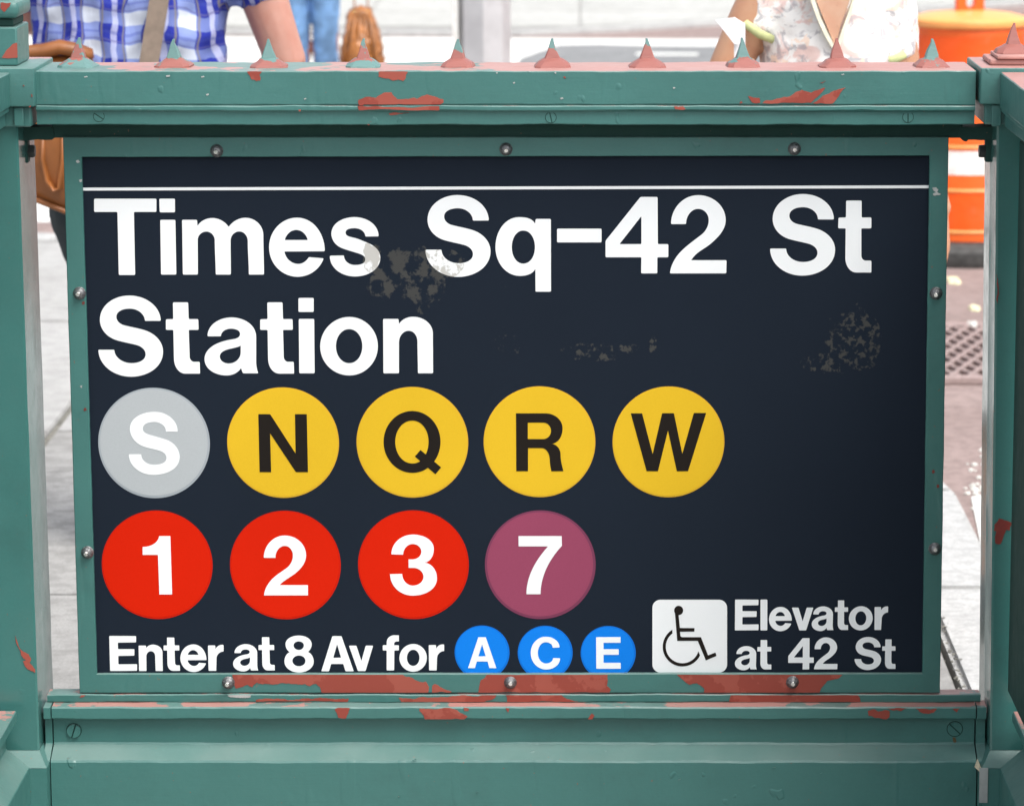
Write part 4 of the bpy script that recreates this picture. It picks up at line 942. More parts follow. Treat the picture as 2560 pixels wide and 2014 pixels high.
# litter on the road
M['leaf'] = flat('pale_litter', (.70, .66, .42), .7); M['chip'] = flat('concrete_crumb', (.62, .62, .58), .9, 0, 90, .6)
for (x, y, r, lb) in ((2382, 704, .030, 'pale yellow flattened litter scrap on the road before the orange drum'), (2436, 773, .020, 'small yellowish scrap on the road just above the diamond grate'), (2430, 824, .022, 'crumpled white cup-like scrap lying on the edge of the diamond grate')):
    c = GR(x, y, ZR_); bm = bmesh.new(); rnd = random.Random(x); n = 10
    top = [(c.x+r*cos(2*pi*i/n)*rnd.uniform(.7, 1.1), c.y+3*r*sin(2*pi*i/n)*rnd.uniform(.7, 1.1)) for i in range(n)]
    h = .012 if y < 800 else .03
    hexa(bm, [(p[0], p[1], ZR_+.001) for p in top], [(c.x+(p[0]-c.x)*.8, c.y+(p[1]-c.y)*.8, ZR_+h*rnd.uniform(.6, 1)) for p in top])
    tag(obj('litter', bm, M['leaf'] if y < 800 else M['chip'], smooth=False), lb, 'litter')
bm = bmesh.new(); rnd = random.Random(21)
for i in range(200):
    c = GR(rnd.uniform(2395, 2475), rnd.gauss(1232, 17) if i % 3 else rnd.uniform(1120, 1260), ZR_); r = rnd.uniform(.002, .008)
    bmesh.ops.create_icosphere(bm, subdivisions=1, radius=r, matrix=Matrix.Translation((c.x+rnd.uniform(0, .12), c.y, ZR_+r*.4)) @ Matrix.Rotation(rnd.uniform(0, 3), 4, 'Z') @ Matrix.Diagonal((1.3, 1, .7, 1)))
o = obj('rubble', bm, M['chip']); o['kind'] = 'stuff'; tag(o, 'white concrete crumbs scattered on the road beside the kerb', 'rubble')

# ================================================================== ORANGE DRUMS
def plastic(name, col, rough=.4):
    t_ = NT(name); c = t_.mix(t_.mr(t_.noise(5, 4), .35, .7), col, tuple(v*.86 for v in col))
    c = t_.mix(t_.mr(t_.noise(16, 6, .7), .62, .7, 0, .3), c, (.45, .22, .12))
    m = t_.done(c, rough, t_.bump(t_.noise(7, 3), .3, .02)); t_.b.inputs['Subsurface Weight'].default_value = .0; return m
M['orange'] = plastic('orange_plastic', (.84, .125, .010)); M['orange_film'] = plastic('orange_reflective_film', (.86, .095, .003), .3)
M['lid'] = plastic('faded_orange_lid', (.88, .38, .11), .35)
M['film_w'] = flat('white_reflective_film', (.78, .76, .72), .35, 0, 30, .3)
M['rubber'] = flat('black_rubber', (.05, .05, .048), .75, 0, 60, .5, .3)
def drum(cx, cy, z0, label, rot=0.0, full=True):
    d = thing('traffic_drum', label, 'traffic drum', 'orange traffic drums in the road', (cx, cy, z0))
    def L_(name, prof, mat, n=48):
        bm = bmesh.new(); lathe(bm, prof, n); return obj(name, bm, M[mat], d, sharp=35)
    L_('rubber_base', [(.10, 0), (.335, 0), (.345, .02), (.34, .055), (.315, .078), (.24, .085), (.10, .085)], 'rubber')
    R_ = lambda h: .262-.056*(h-.086)/.75
    tiers = [(.086, .114, 'orange'), (.126, .261, 'orange_film'), (.273, .323, 'orange'), (.3232, .408, 'film_w'), (.4082, .416, 'orange'), (.428, .56, 'orange'), (.572, .690, 'film_w'), (.702, .812, 'orange_film'), (.8122, .838, 'orange')]
    for i, (h0, h1, m_) in enumerate(tiers):
        L_('reflective_band' if 'film' in m_ else 'body_ring', [(R_(h0)-.03, h0+.0003), (R_(h0), h0+.0003), (R_(h1), h1), (R_(h1)-.03, h1)], m_)
    for h in (.120, .267, .422, .566, .696):
        r = R_(h); L_('rib', [(r-.03, h-.0058), (r+.003, h-.0058), (r+.006, h), (r+.003, h+.0058), (r-.03, h+.0058)], 'lid')
    L_('lid', [(.17, .838), (.212, .838), (.219, .846), (.219, .862), (.212, .870), (.198, .874), (.16, .884), (.08, .893), (0, .895)], 'lid')
    # handle: loop with a slot
    out = [(-.052, .875), (-.050, .960), (-.038, .992), (0, 1.0), (.038, .992), (.050, .960), (.052, .875)]
    inn_ = [(-.018, .915), (-.017, .955), (-.008, .972), (.008, .972), (.017, .955), (.018, .915), (.008, .903), (-.008, .903)]
    cs = [[Vector((x_, z_, 0)) for x_, z_ in out], [Vector((x_, z_, 0)) for x_, z_ in inn_]]
    tr = tessellate_polygon(cs); fl = [v for c in cs for v in c]; bm = bmesh.new(); th = .032
    f = [bm.verts.new((v.x, -th/2, v.y)) for v in fl]; b = [bm.verts.new((v.x, th/2, v.y)) for v in fl]
    for q in tr: bm.faces.new([f[i] for i in q]); bm.faces.new([b[i] for i in q][::-1])
    k = 0
    for c in cs:
        for i in range(len(c)): A, B = k+i, k+(i+1) % len(c); bm.faces.new((f[A], f[B], b[B], b[A]))
        k += len(c)
    o_ = obj('handle', bm, M['lid'], d); o_.rotation_euler = (0, 0, .25)
    o_.data.materials.clear(); o_.data.materials.append(M['orange'])
    d.rotation_euler = (0, 0, rot); d.scale = (1, 1, 1.017)
    return d
g = GR(2412, 640, ZR_)
drum(g.x, g.y, ZR_, 'nearer orange traffic drum with white band, seen between sign and right post')
drum(GR(2680, 520, ZR_).x, GR(2680, 520, ZR_).y, ZR_, 'farther orange traffic drum cut off at the right edge of the view', 1.2)

# ================================================================== SILVER POLE
pg = thing('street_pole', 'pale grey faceted metal street pole standing behind the middle of the rail', 'pole')
pc = P(1210, 150, 7.9); M['polemetal'] = flat('galvanised_pole', (.52, .52, .53), .5, .35, 30, .15, .1, nscale=8)
bm = bmesh.new(); lathe(bm, [(.100, ZR_), (.098, 2.6), (.08, 6.5)], 8, (pc.x, pc.y, 0)); 
o = obj('shaft', bm, M['polemetal'], pg); o.rotation_euler = (0, 0, 0)
bm = bmesh.new(); lathe(bm, [(.20, ZR_), (.20, ZR_+.03), (.15, ZR_+.05), (.13, .12), (.105, .16)], 16, (pc.x, pc.y, 0)); obj('base', bm, M['polemetal'], pg, sharp=35)
bm = bmesh.new(); box(bm, pc.x-.113, pc.x-.092, pc.y-.05, pc.y+.03, .2, 4.5); obj('conduit', bm, flat('conduit_cover', (.68, .68, .65), .5), pg)
bm = bmesh.new(); lathe(bm, [(.085, 6.49), (.06, 6.56), (0, 6.58)], 16, (pc.x, pc.y, 0)); obj('cap', bm, M['polemetal'], pg, sharp=35)

# ================================================================== PEOPLE
def skinmat(name, col):
    t_ = NT(name); c = t_.mix(t_.mr(t_.noise(14, 4), .35, .7), col, (col[0]*.92, col[1]*.78, col[2]*.74))
    c = t_.mix(t_.mr(t_.noise(120, 2), .66, .72, 0, .25), c, tuple(v*.6 for v in col))
    m = t_.done(c, .5, t_.bump(t_.noise(160, 3), .15, .001)); t_.b.inputs['Subsurface Weight'].default_value = .08
    t_.b.inputs['Subsurface Radius'].default_value = (.01, .004, .002); t_.b.inputs['Subsurface Scale'].default_value = 1; return m
def remesh(o, vox, smooth=6, disp=None):
    m_ = o.modifiers.new('voxel', 'REMESH'); m_.mode = 'VOXEL'; m_.voxel_size = vox; m_.use_smooth_shade = True
    s_ = o.modifiers.new('smooth', 'SMOOTH'); s_.factor = .5; s_.iterations = smooth
    if disp:
        tx = bpy.data.textures.new('folds', 'CLOUDS'); tx.noise_scale = disp[1]; tx.noise_depth = 2
        d_ = o.modifiers.new('folds', 'DISPLACE'); d_.texture = tx; d_.strength = disp[0]; d_.mid_level = .5; d_.texture_coords = 'GLOBAL'
def lerp3(a, b, t_): return tuple(a[i]+(b[i]-a[i])*t_ for i in range(3))
def hand(bm, w, d, palm_n, curl, sgn, s=1.0):
    """w wrist, d direction of the fingers, palm_n direction the palm faces, curl 0..1, thumb side = sgn * (d x palm_n)"""
    w = Vector(w); d = Vector(d).normalized(); pn = Vector(palm_n); pn = (pn-d*pn.dot(d)).normalized(); sd_ = d.cross(pn)*sgn
    pc_ = w+d*.045*s
    tube(bm, [(*w, .024*s, .018*s), (*(w+d*.03*s), .034*s, .016*s), (*(w+d*.075*s), .040*s, .014*s), (*(w+d*.090*s), .038*s, .011*s)], 12, sd_)
    for i, (o_, L, r) in enumerate(((.028, .070, .0088), (.0095, .080, .0092), (-.0095, .073, .0088), (-.028, .057, .0078))):
        p = w+d*.082*s+sd_*o_*s; pts = [(*p, r*s)]; dd = d.copy()+sd_*(o_*2.2)
        for j, f in enumerate((.42, .32, .26)):
            ang = curl*(.55, .8, .5)[j]; dd = (dd*cos(ang)+pn*sin(ang)).normalized(); p = p+dd*L*f*s; pts.append((*p, r*s*(1, .92, .8)[j]))
        tube(bm, pts, 8, sd_)
    p = w+d*.022*s+sd_*.026*s; dd = (d*.6+sd_*.75+pn*.35).normalized(); pts = [(*p, .012*s)]
    for j, L in enumerate((.030, .028, .022)):
        p = p+dd*L*s; pts.append((*p, (.0115, .010, .0085)[j]*s)); dd = (dd+d*.35+pn*.2*curl).normalized()
    tube(bm, pts, 8, d)
def person(label, cx, cy, z0, H, face, skin, hair, J, top, bottom, shoes, hairlen=0, bulk=1.0, female=False):
    """face: -1 looks at the viewer, +1 looks away. J: joints for each arm in metres (already scaled)"""
    k = H/1.75; pe = thing('person', label, 'person', None, (cx, cy, z0)); f = face
    bm = bmesh.new(); B = bulk*k
    # trunk
    tube(bm, [(0, 0, .86*k, .13*B, .10*B), (0, 0, .95*k, .165*B, .115*B), (0, 0, 1.05*k, .150*B, .11*B), (0, 0, 1.18*k, .150*B, .105*B), (0, .005*f, 1.30*k, .165*B, .112*B), (0, 0, 1.40*k, .165*B, .095*B), (0, 0, 1.455*k, .11*B, .07*B), (0, 0, 1.48*k, .065, .06)], 20)
    tube(bm, [(0, 0, 1.44*k, .060, .060), (0, f*.010, 1.50*k, .054, .056), (0, f*.022, 1.57*k, .052, .056)], 14)
    # head with face, built into the same surface
    hz = 1.645*k
    tube(bm, [(0, f*.035, hz-.105, .030, .030), (0, f*.030, hz-.085, .052, .062), (0, f*.018, hz-.03, .070, .086), (0, f*.006, hz+.02, .076, .097), (0, 0, hz+.065, .070, .090), (0, -f*.004, hz+.098, .045, .060), (0, -f*.004, hz+.108, .02, .03)], 20)
    tube(bm, [(0, f*.094, hz+.012, .009), (0, f*.108, hz-.020, .012), (0, f*.104, hz-.032, .016, .010)], 8)          # nose
    tube(bm, [(-.020, f*.090, hz-.058, .006), (0, f*.096, hz-.057, .009), (.020, f*.090, hz-.058, .006)], 8, (0, 0, 1))      # lips
    for s in (-1, 1):
        tube(bm, [(s*.076, 0, hz-.025, .006, .012), (s*.082, -f*.004, hz, .006, .018), (s*.080, -f*.004, hz+.022, .006, .012)], 8, (1, 0, 0))   # ears
    for s in (-1, 1):
        hip = (s*.088*B, 0, .90*k); kn = (s*.095, f*.015, .49*k); an = (s*.10, -f*.01, .085*k)
        kn = J.get('knee%+d' % s, kn); an = J.get('ankle%+d' % s, an)
        tube(bm, [(*hip, .088*B, .098*B), (*lerp3(hip, kn, .4), .078*B, .085*B), (*lerp3(hip, kn, .8), .060, .066), (*kn, .054, .058), (*lerp3(kn, an, .3), .053, .060), (*lerp3(kn, an, .7), .038, .042), (*an, .032, .038)], 16)
        tube(bm, [(an[0], an[1]-f*.045, .045, .030, .03), (an[0], an[1]+f*.03, .05, .038, .035), (an[0], an[1]+f*.13, .032, .044, .022), (an[0], an[1]+f*.19, .024, .030, .014)], 12, (1, 0, 0))
        sh, el, wr = J['sh%+d' % s], J['el%+d' % s], J['wr%+d' % s]; r = J.get('armr', 1.0)
        tube(bm, [(0, 0, 1.36*k, .05, .05), (*lerp3((0, 0, 1.36*k), sh, .7), .058, .055), (*sh, .056*r, .056*r), (*lerp3(sh, el, .4), .050*r, .052*r), (*lerp3(sh, el, .85), .042*r, .043*r), (*el, .041*r, .042*r), (*lerp3(el, wr, .25), .043*r, .042*r), (*lerp3(el, wr, .7), .033*r, .032*r), (*wr, .026*r, .022*r)], 14)
        hd = J.get('hd%+d' % s, (0, 0, -1)); hand(bm, wr, hd, J.get('pn%+d' % s, (-s, 0, 0)), J.get('curl', .5), J.get('th%+d' % s, 1), .95*k)
    o = obj('body', bm, skin, pe); remesh(o, .0058, 5)
    for s in (-1, 1):
        bm = bmesh.new(); bmesh.ops.create_uvsphere(bm, u_segments=12, v_segments=8, radius=.0125, matrix=Matrix.Translation((s*.030, f*.083, hz+.012)))
        e = obj('eye', bm, M['eye'], pe, smooth=True)
        bm = bmesh.new(); bmesh.ops.create_uvsphere(bm, u_segments=10, v_segments=6, radius=.006, matrix=Matrix.Translation((s*.030, f*.0925, hz+.012))); obj('iris', bm, M['iris'], e, smooth=True)
        bm = bmesh.new(); tube(bm, [(s*.014, f*.094, hz+.034, .003), (s*.032, f*.093, hz+.040, .004), (s*.050, f*.082, hz+.034, .002)], 6, (0, 0, 1)); obj('eyebrow', bm, hair, pe)
    # hair
    bm = bmesh.new()
    tube(bm, [(0, -f*.030, hz-.055-hairlen, .045+.03*(hairlen > 0), .035), (0, -f*.030, hz-.03-hairlen*.5, .070, .060), (0, -f*.022, hz+.02, .082, .086), (0, -f*.006, hz+.068, .079, .094), (0, -f*.002, hz+.105, .055, .070), (0, 0, hz+.122, .025, .03)], 20)
    o = obj('hair', bm, hair, pe); remesh(o, .008, 3, (.012, .02))
    return pe
M['eye'] = flat('eye_white', (.7, .68, .65), .2, var=.02); M['iris'] = flat('brown_iris', (.06, .03, .015), .15, var=.02)
M['hair_d'] = flat('dark_hair', (.03, .02, .014), .5, 0, 300, .8); M['hair_b'] = flat('brown_hair', (.10, .055, .03), .5, 0, 300, .8)
M['skin_p'] = skinmat('pale_skin', (.48, .26, .205)); M['skin_t'] = skinmat('tan_skin', (.50, .28, .17))
# plaid shirt cloth
t = NT('plaid_cloth'); tc = t.N('ShaderNodeTexCoord').outputs['Object']; xyz = t.xyz(tc)
wv = t.ma('ADD', xyz[0], t.mr(t.noise(4.5, 3, .5, tc), .3, .7, -.026, .026, False)); wz = t.ma('ADD', xyz[2], t.mr(t.noise(5, 3, .5, t.mapped((1, 1, 1), (4, 4, 4), tc)), .3, .7, -.022, .022, False))
def stripe(v, per, c, w, soft=.03):
    f_ = t.ma('FRACT', t.ma('ADD', t.ma('DIVIDE', v, per), .5-c)); d_ = t.ma('ABSOLUTE', t.ma('SUBTRACT', f_, .5))
    return t.mr(d_, w/2-soft/2, w/2+soft/2, 1, 0)
v1 = stripe(wv, .094, .5, .40); h1 = stripe(wz, .070, .5, .42)
v2 = stripe(wv, .094, .02, .13, .02); h2 = stripe(wz, .070, .02, .10, .02)
base = t.mix(v1, (.022, .034, .30), (.22, .28, .56)); base = t.mix(t.ma('MULTIPLY', h1, .45), base, (.28, .36, .60))
base = t.mix(t.ma('MULTIPLY', t.ma('MULTIPLY', v1, h1), .85), base, (.58, .62, .68))
base = t.mix(t.ma('MULTIPLY', v2, .55), base, (.60, .62, .80)); base = t.mix(t.ma('MULTIPLY', h2, .4), base, (.05, .07, .35))
for c in (.245, .755): base = t.mix(t.ma('MULTIPLY', stripe(wv, .094, c, .045, .02), .75), base, (.22, .20, .17))
base = t.mix(t.ma('MULTIPLY', stripe(wz, .070, .78, .05, .02), .6), base, (.12, .12, .3))
M['plaid'] = t.done(base, .85, t.bump(t.noise(70, 4, .6, t.mapped((1, 1, .25), (0, 0, 0), tc)), .6, .004), spec=.2)
t = NT('floral_cloth'); tc = t.N('ShaderNodeTexCoord').outputs['Object']
n1 = t.noise(17, 4, .6, tc, 1.2); n2 = t.noise(26, 4, .6, t.mapped((1, 1, 1), (5, 1, 2), tc), 1.5); n3 = t.noise(34, 3, .6, t.mapped((1, 1, 1), (1, 9, 2), tc), 1.0)
c = t.mix(t.mr(n1, .50, .60, 0, .6), (.78, .77, .75), (.66, .38, .33)); c = t.mix(t.mr(n2, .52, .62, 0, .7), c, (.32, .31, .34)); c = t.mix(t.mr(n3, .60, .63, 0, .8), c, (.80, .62, .50))
M['floral'] = t.done(c, .8, t.bump(t.noise(30, 3, .5, tc), .4, .006), spec=.2)
M['trim'] = flat('lime_trim', (.50, .54, .26), .8); M['cream'] = flat('cream_lining', (.80, .78, .62), .8)
M['jeans'] = flat('light_denim', (.17, .33, .58), .85, 0, 260, .4, .3, nscale=18); M['darkpants'] = flat('dark_trousers', (.018, .028, .032), .85, 0, 60, .4)
M['leather'] = flat('tan_leather', (.23, .080, .020), .42, 0, 45, .35, .3, nscale=9); M['leather_h'] = flat('caramel_leather', (.30, .115, .030), .35, 0, 30, .5, .35, nscale=20)
M['strap'] = flat('taupe_webbing', (.24, .185, .145), .85, 0, 400, .4); M['brass'] = flat('brass', (.6, .45, .2), .3, .9)
M['whitecloth'] = flat('white_cotton', (.75, .75, .74), .85, 0, 40, .4, .04); M['shoe'] = flat('dark_shoe', (.03, .03, .03), .5)
def cloth(pe, name, parts, mat, vox=.009, disp=(.014, .07), sm=4):
    bm = bmesh.new()
    for pts in parts: tube(bm, pts, 18)
    o = obj(name, bm, mat, pe); remesh(o, vox, sm, disp); return o
def shoes(pe, f, xs, ys=(0, 0)):
    for x_, y_ in zip(xs, ys):
        bm = bmesh.new(); tube(bm, [(x_, y_-f*.06, .05, .035, .045), (x_, y_+f*.02, .055, .045, .05), (x_, y_+f*.13, .035, .05, .033), (x_, y_+f*.20, .028, .034, .022)], 14, (1, 0, 0)); o = obj('shoe', bm, M['shoe'], pe); remesh(o, .008, 4)

# --- man in the plaid shirt, seen from behind
Ym = 7.7+CAM.y; sc = 9000/7.7
def pm(x, y, dy=0.0): p = P(x, y, Ym+dy); return p
cxm = pm(325, 80).x
def loc_(x, y, dy=0.0): p = pm(x, y, dy); return (p.x-cxm, p.y-Ym, p.z)
el = loc_(712, 148); 
J = {'sh+1': (.205, 0, 1.44), 'el+1': el, 'wr+1': (el[0]-.03, .20, .90), 'sh-1': (-.205, 0, 1.44), 'el-1': (-.235, .10, 1.15), 'wr-1': (-.14, .30, 1.12), 'hd-1': (.6, .6, .1), 'hd+1': (-.2, .5, -.8), 'armr': 1.12, 'curl': .8, 'knee-1': (-.045, .015, .50), 'ankle-1': (-.03, -.01, .085), 'knee+1': (.115, .015, .50), 'ankle+1': (.14, -.01, .085)}
man = person('person in a blue plaid shirt seen from behind, taupe strap across the back', cxm, Ym, 0, 1.78, 1, M['skin_p'], M['hair_b'], J, None, None, None, bulk=1.12)
sho = loc_(640, 8)
cloth(man, 'plaid_shirt', [[(0, 0, .86, .185, .135), (0, 0, .95, .200, .150), (0, 0, 1.08, .207, .152), (0, 0, 1.20, .212, .150), (0, 0, 1.34, .215, .145), (0, 0, 1.45, .190, .115), (0, 0, 1.50, .10, .085)],
                           [(.10, 0, 1.42, .08, .08), (.205, 0, 1.44, .085, .085), (sho[0]-.012, 0, 1.30, .080, .078), (sho[0], 0, sho[2]+.012, .066, .066)], [(-.10, 0, 1.42, .08, .08), (-.205, 0, 1.44, .085, .085), (-.232, .05, 1.28, .078, .075), (-.236, .09, 1.18, .064, .064)]], M['plaid'], .009, (.030, .07))
cloth(man, 'trousers', [[(0, 0, .84, .165, .125), (0, 0, .93, .185, .135), (0, 0, 1.0, .170, .125)]]+[[(-.10, 0, .92, .095, .11), (-.092, 0, .72, .088, .10), (-.060, .01, .58, .074, .08), (-.045, .01, .49, .068, .078), (-.03, 0, .25, .060, .07), (-.03, -.01, .075, .058, .065)], [(.10, 0, .92, .095, .11), (.105, 0, .70, .088, .10), (.115, .01, .49, .070, .078), (.13, 0, .25, .064, .07), (.14, -.01, .075, .06, .065)]], M['darkpants'], .010, (.016, .08))
shoes(man, 1, (-.03, .14))
# shoulder bag and its strap
bag = thing('shoulder_bag', 'tan leather shoulder bag hanging at the hip of the person in plaid', 'bag')
bx = P(190, 300, Ym-.10)
def bp_(x, y, dy=-.16): p = P(x, y, Ym+dy); return (p.x, p.y, p.z)
bm = bmesh.new()
q0, q1, q2, q3 = bp_(20, 140), bp_(235, 132), bp_(245, 560), bp_(38, 478)
n = 9; 
def surf(u, v):
    a = Vector(q0).lerp(Vector(q1), u); b = Vector(q3).lerp(Vector(q2), u); return a.lerp(b, v)
F, K2 = [], []
for j in range(n+1):
    for i in range(n+1):
        u, v = i/n, j/n; p = surf(u, v); bul = .045*sin(pi*u)**.5*sin(pi*min(1, v*1.02))**.5 if 0 < u < 1 and 0 < v < 1 else 0
        p = p+Vector((0, 0, noise.noise(Vector((u*3, v*3, 2)))*.012*v))
        F.append(bm.verts.new(p+Vector((0, -bul-.012, 0)))); K2.append(bm.verts.new(p+Vector((0, bul*.7+.012, 0))))
w_ = n+1
for j in range(n):
    for i in range(n):
        a = j*w_+i; bm.faces.new((F[a], F[a+w_], F[a+w_+1], F[a+1])); bm.faces.new((K2[a], K2[a+1], K2[a+w_+1], K2[a+w_]))
rim = [i for i in range(n)]+[j*w_+n for j in range(n)]+[n*w_+i for i in range(n, 0, -1)]+[j*w_ for j in range(n, 0, -1)]
for i, a in enumerate(rim): b = rim[(i+1) % len(rim)]; bm.faces.new((F[a], F[b], K2[b], K2[a]))
o = obj('bag_body', bm, M['leather'], bag, smooth=True); ss = o.modifiers.new('s', 'SUBSURF'); ss.levels = ss.render_levels = 2
bm = bmesh.new(); a = Vector(bp_(38, 479, -.18)); b = Vector(bp_(245, 561, -.18)); tube(bm, [(*a, .006), (*b, .006)], 8); obj('bottom_seam', bm, M['leather'], bag, smooth=True)
bm = bmesh.new(); pts = [Vector(bp_(x, y, -.175)) for x, y in ((30, 122), (70, 132), (110, 128), (150, 118), (190, 126), (225, 140))]
tube(bm, [(*p, .016, .022) for p in pts], 10, (0, 0, 1)); obj('bag_flap', bm, M['leather'], bag, smooth=True)
bm = bmesh.new(); pts = [Vector(bp_(x, y, -.20)) for x, y in ((110, 340), (108, 400), (118, 450), (135, 476), (150, 470), (158, 400), (160, 330))]
tube(bm, [(*p, .022, .006) for p in pts], 10, (0, 1, 0)); 
obj('front_pocket', bm, M['leather'], bag, smooth=True)
# strap across the back
bm = bmesh.new(); pts = []
path = [((372+373)/2, 250, -.165), (373, 155, -.172), (398, 0, -.172), (440, -260, -.165), (480, -500, -.13)]
L_ = []; R_ = []
for (x, y, dy) in path:
    p = P(x, y, Ym+dy); L_.append(p)
secs = []
for i, p in enumerate(L_):
    secs.append([p+Vector((-.0205, -.003, 0)), p+Vector((.0205, -.003, 0)), p+Vector((.0205, .002, 0)), p+Vector((-.0205, .002, 0))])
V_ = [[bm.verts.new(c) for c in s_] for s_ in secs]
for a, b in zip(V_, V_[1:]):
    for i in range(4): bm.faces.new((a[i], a[(i+1) % 4], b[(i+1) % 4], b[i]))
bm.faces.new(V_[0]); bm.faces.new(V_[-1][::-1])
obj('strap', bm, M['strap'], bag)

# --- woman in jeans, far
d2 = 16.0; Yj = d2+CAM.y; cxj = P(778, 80, Yj).x
J = {'sh+1': (.165, 0, 1.34), 'el+1': (.20, -.04, 1.10), 'wr+1': (.175, -.20, 1.00), 'sh-1': (-.165, 0, 1.34), 'el-1': (-.20, -.02, 1.08), 'wr-1': (-.19, .12, 1.02), 'curl': .95, 'armr': .82,
     'knee-1': (-.062, .02, .46), 'ankle-1': (-.07, 0, .08), 'knee+1': (.062, .02, .46), 'ankle+1': (.07, 0, .08)}
jw = person('person in light blue jeans crossing beyond the rail, handbag at the side', cxj, Yj, ZR_, 1.66, 1, M['skin_p'], M['hair_b'], J, None, None, None, hairlen=.12, bulk=.78)
cloth(jw, 'jeans', [[(0, 0, .83, .135, .11), (0, 0, .92, .16, .12), (0, 0, .99, .14, .11)]]+[[(s*.072, 0, .90, .078, .09), (s*.0665, 0, .80, .066, .08), (s*.0625, 0, .60, .056, .064), (s*.0655, .01, .46, .054, .058), (s*.07, 0, .25, .056, .06), (s*.072, 0, .07, .062, .068)] for s in (-1, 1)], M['jeans'], .007, (.008, .05), 2)
cloth(jw, 'top', [[(0, 0, .93, .155, .12), (0, 0, 1.08, .145, .11), (0, 0, 1.24, .165, .125), (0, 0, 1.36, .15, .095)], [(.08, 0, 1.33, .06, .06), (.17, 0, 1.33, .06, .06), (.19, 0, 1.22, .055, .055)], [(-.08, 0, 1.33, .06, .06), (-.17, 0, 1.33, .06, .06), (-.19, 0, 1.22, .055, .055)]], M['whitecloth'])
shoes(jw, 1, (-.07, .07))
hb = thing('handbag', 'slouchy caramel leather handbag with thin handles beside the light blue jeans', 'bag')
yb_ = Yj-.2; c = P(904, 100, yb_); zt_ = P(904, 22, yb_).z; zb3 = P(904, 176, yb_).z
bm = bmesh.new(); hh = zt_-zb3
tube(bm, [(c.x, c.y, zb3, .088, .12), (c.x, c.y, zb3+hh*.18, .100, .14), (c.x+.002, c.y, zb3+hh*.45, .089, .13), (c.x, c.y, zb3+hh*.7, .070, .09), (c.x-.004, c.y, zb3+hh*.92, .056, .05), (c.x-.004, c.y, zt_, .050, .03)], 24)
o = obj('bag_body', bm, M['leather_h'], hb); remesh(o, .006, 3, (.022, .035))
for k in range(5):
    a = -.07+.033*k; bm = bmesh.new(); tube(bm, [(c.x+a*.55, c.y-.055, zt_-.01, .007), (c.x+a*.9, c.y-.105, zb3+hh*.55, .009), (c.x+a*1.05, c.y-.118, zb3+hh*.3, .010), (c.x+a*1.1, c.y-.10, zb3+.02, .006)], 8)
    obj('pleat', bm, M['leather_h'], hb, smooth=True)
hx = cxj+.165; hz_ = ZR_+.90
for s in (-1, 1):
    bm = bmesh.new(); tube(bm, [(c.x+s*.026, c.y-.02, zt_-.02, .004), (c.x+s*.030, c.y-.01, zt_+.04, .004), ((c.x+hx)/2+s*.012, c.y+.03, (zt_+hz_)/2+.03, .004), (hx, Yj-.22, hz_+.02, .004)], 8)
    obj('handle', bm, M['leather_h'], hb, smooth=True)
    bm = bmesh.new(); bmesh.ops.create_uvsphere(bm, u_segments=10, v_segments=6, radius=.008, matrix=Matrix.Translation((c.x+s*.028, c.y-.03, zt_-.012))); obj('ring', bm, M['brass'], hb, smooth=True)

# --- woman in the floral shirt, facing the viewer
d3 = 7.0; Yw = d3+CAM.y; cxw = P(2075, 80, Yw).x
def lw(x, y, dy=0.0): p = P(x, y, Yw+dy); return (p.x-cxw, dy, p.z)
elL = lw(1796, 222, -.02); wrL = lw(1850, 262, -.21); elR = lw(2268, 330, .0); wrR = lw(2352, 535, -.02)
J = {'sh-1': (-.112, 0, 1.275), 'el-1': elL, 'wr-1': wrL, 'hd-1': (.0, -.75, .5), 'pn-1': (1, 0, 0), 'sh+1': (.105, 0, 1.275), 'el+1': elR, 'wr+1': wrR, 'hd+1': (.12, -.1, -1), 'pn+1': (-1, 0, 0), 'curl': .45, 'armr': .93, 'th+1': -1}
fw = person('person in a pink and grey floral short-sleeved top walking toward the viewer', cxw, Yw, 0, 1.54, -1, M['skin_t'], M['hair_d'], J, None, None, None, hairlen=.10, bulk=.90)
# top with a deep V: front halves, back and sleeves
kz = 1.54/1.75
body = cloth(fw, 'floral_top', [[(0, -.006, .80, .17, .135), (0, -.006, .92, .150, .120), (0, -.006, 1.04, .135, .112), (0, -.006, 1.15, .136, .110), (0, -.004, 1.235, .125, .090), (0, .005, 1.29, .07, .055)],
      [(.06, .01, 1.255, .05, .05), (.105, 0, 1.272, .054, .056), (.118, 0, 1.20, .054, .058), (.120, 0, 1.125, .052, .056)], [(-.06, .01, 1.255, .05, .05), (-.110, 0, 1.272, .056, .058), (-.125, 0, 1.21, .056, .058), (-.134, -.004, 1.172, .056, .058)]], M['floral'], .007, (.012, .05), 2)
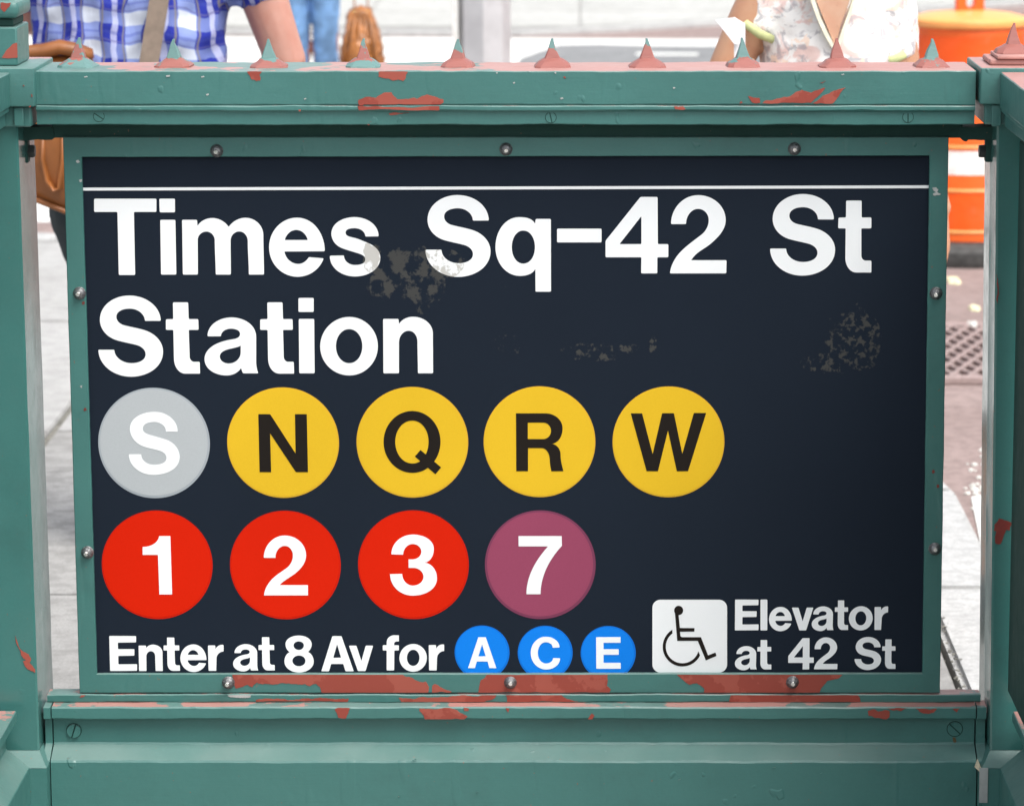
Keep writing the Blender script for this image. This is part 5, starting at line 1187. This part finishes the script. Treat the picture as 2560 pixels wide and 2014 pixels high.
# skin seen in the neckline: cleft of chest laid over the cloth with a cream edge
vt = [lw(2040, 0, -.115), lw(2128, 0, -.115)]
def vpanel(name, pts, dy, th, mat):
    q = [P(x, y, Yw+dy) for x, y in pts]; bm = bmesh.new(); n_ = len(q)
    a = [bm.verts.new((p.x-cxw, p.y-Yw, p.z)) for p in q]; b = [bm.verts.new((p.x-cxw, p.y-Yw+th, p.z)) for p in q]
    bm.faces.new(a); bm.faces.new(b[::-1])
    for i in range(n_): bm.faces.new((a[i], a[(i+1) % n_], b[(i+1) % n_], b[i]))
    return obj(name, bm, mat, fw)
vpanel('neckline_skin', [(2018, -80), (2040, 0), (2075, 85), (2088, 118), (2103, 60), (2125, 0), (2148, -80)], -.121, .03, skinmat('tan_skin_lit', (.62, .40, .28)))  # paler than the arms: strong daylight put into the skin colour
for pts in ([(2018, -82), (2037, 0), (2051, 42), (2072, 87), (2090, 122), (2084, 127), (2063, 92), (2042, 45), (2028, 4), (2007, -80)], [(2148, -82), (2131, 0), (2118, 40), (2104, 78), (2090, 122), (2096, 126), (2112, 80), (2126, 42), (2138, 4), (2156, -80)]):
    vpanel('neck_edging', pts, -.127, .02, M['cream'])
for (a, b) in (((1862, 58), (1934, 100)), ((2205, 152), (2262, 136))):
    pa, pb = lw(*a, -.062), lw(*b, -.062); bm = bmesh.new(); m_ = lerp3(pa, pb, .5)
    tube(bm, [(*pa, .0045, .008), (m_[0], m_[1]-.012, m_[2]-.004, .0055, .009), (*pb, .0045, .008)], 8, (0, 1, 0)); obj('sleeve_trim', bm, M['trim'], fw, smooth=True)
cloth(fw, 'skirt', [[(0, 0, .45, .21, .18), (0, 0, .62, .19, .15), (0, 0, .80, .165, .13), (0, 0, .88, .15, .12)]], M['whitecloth'], .009, (.02, .06))
shoes(fw, -1, (-.10, .10))
pp = thing('folded_paper', 'white folded paper held by the person in the floral top', 'paper')
M['paper'] = flat('white_paper', (.82, .83, .85), .7, var=.03)
for pts, dy in ((((1788, 50), (1835, 44), (1862, 60), (1846, 112), (1835, 110)), -.215), (((1835, 108), (1862, 60), (1862, 215), (1836, 215)), -.205)):
    bm = bmesh.new(); q = [P(x, y, Yw+dy) for x, y in pts]; hexa(bm, q, [p+Vector((.001, .004, 0)) for p in q]); obj('sheet', bm, M['paper'], pp)
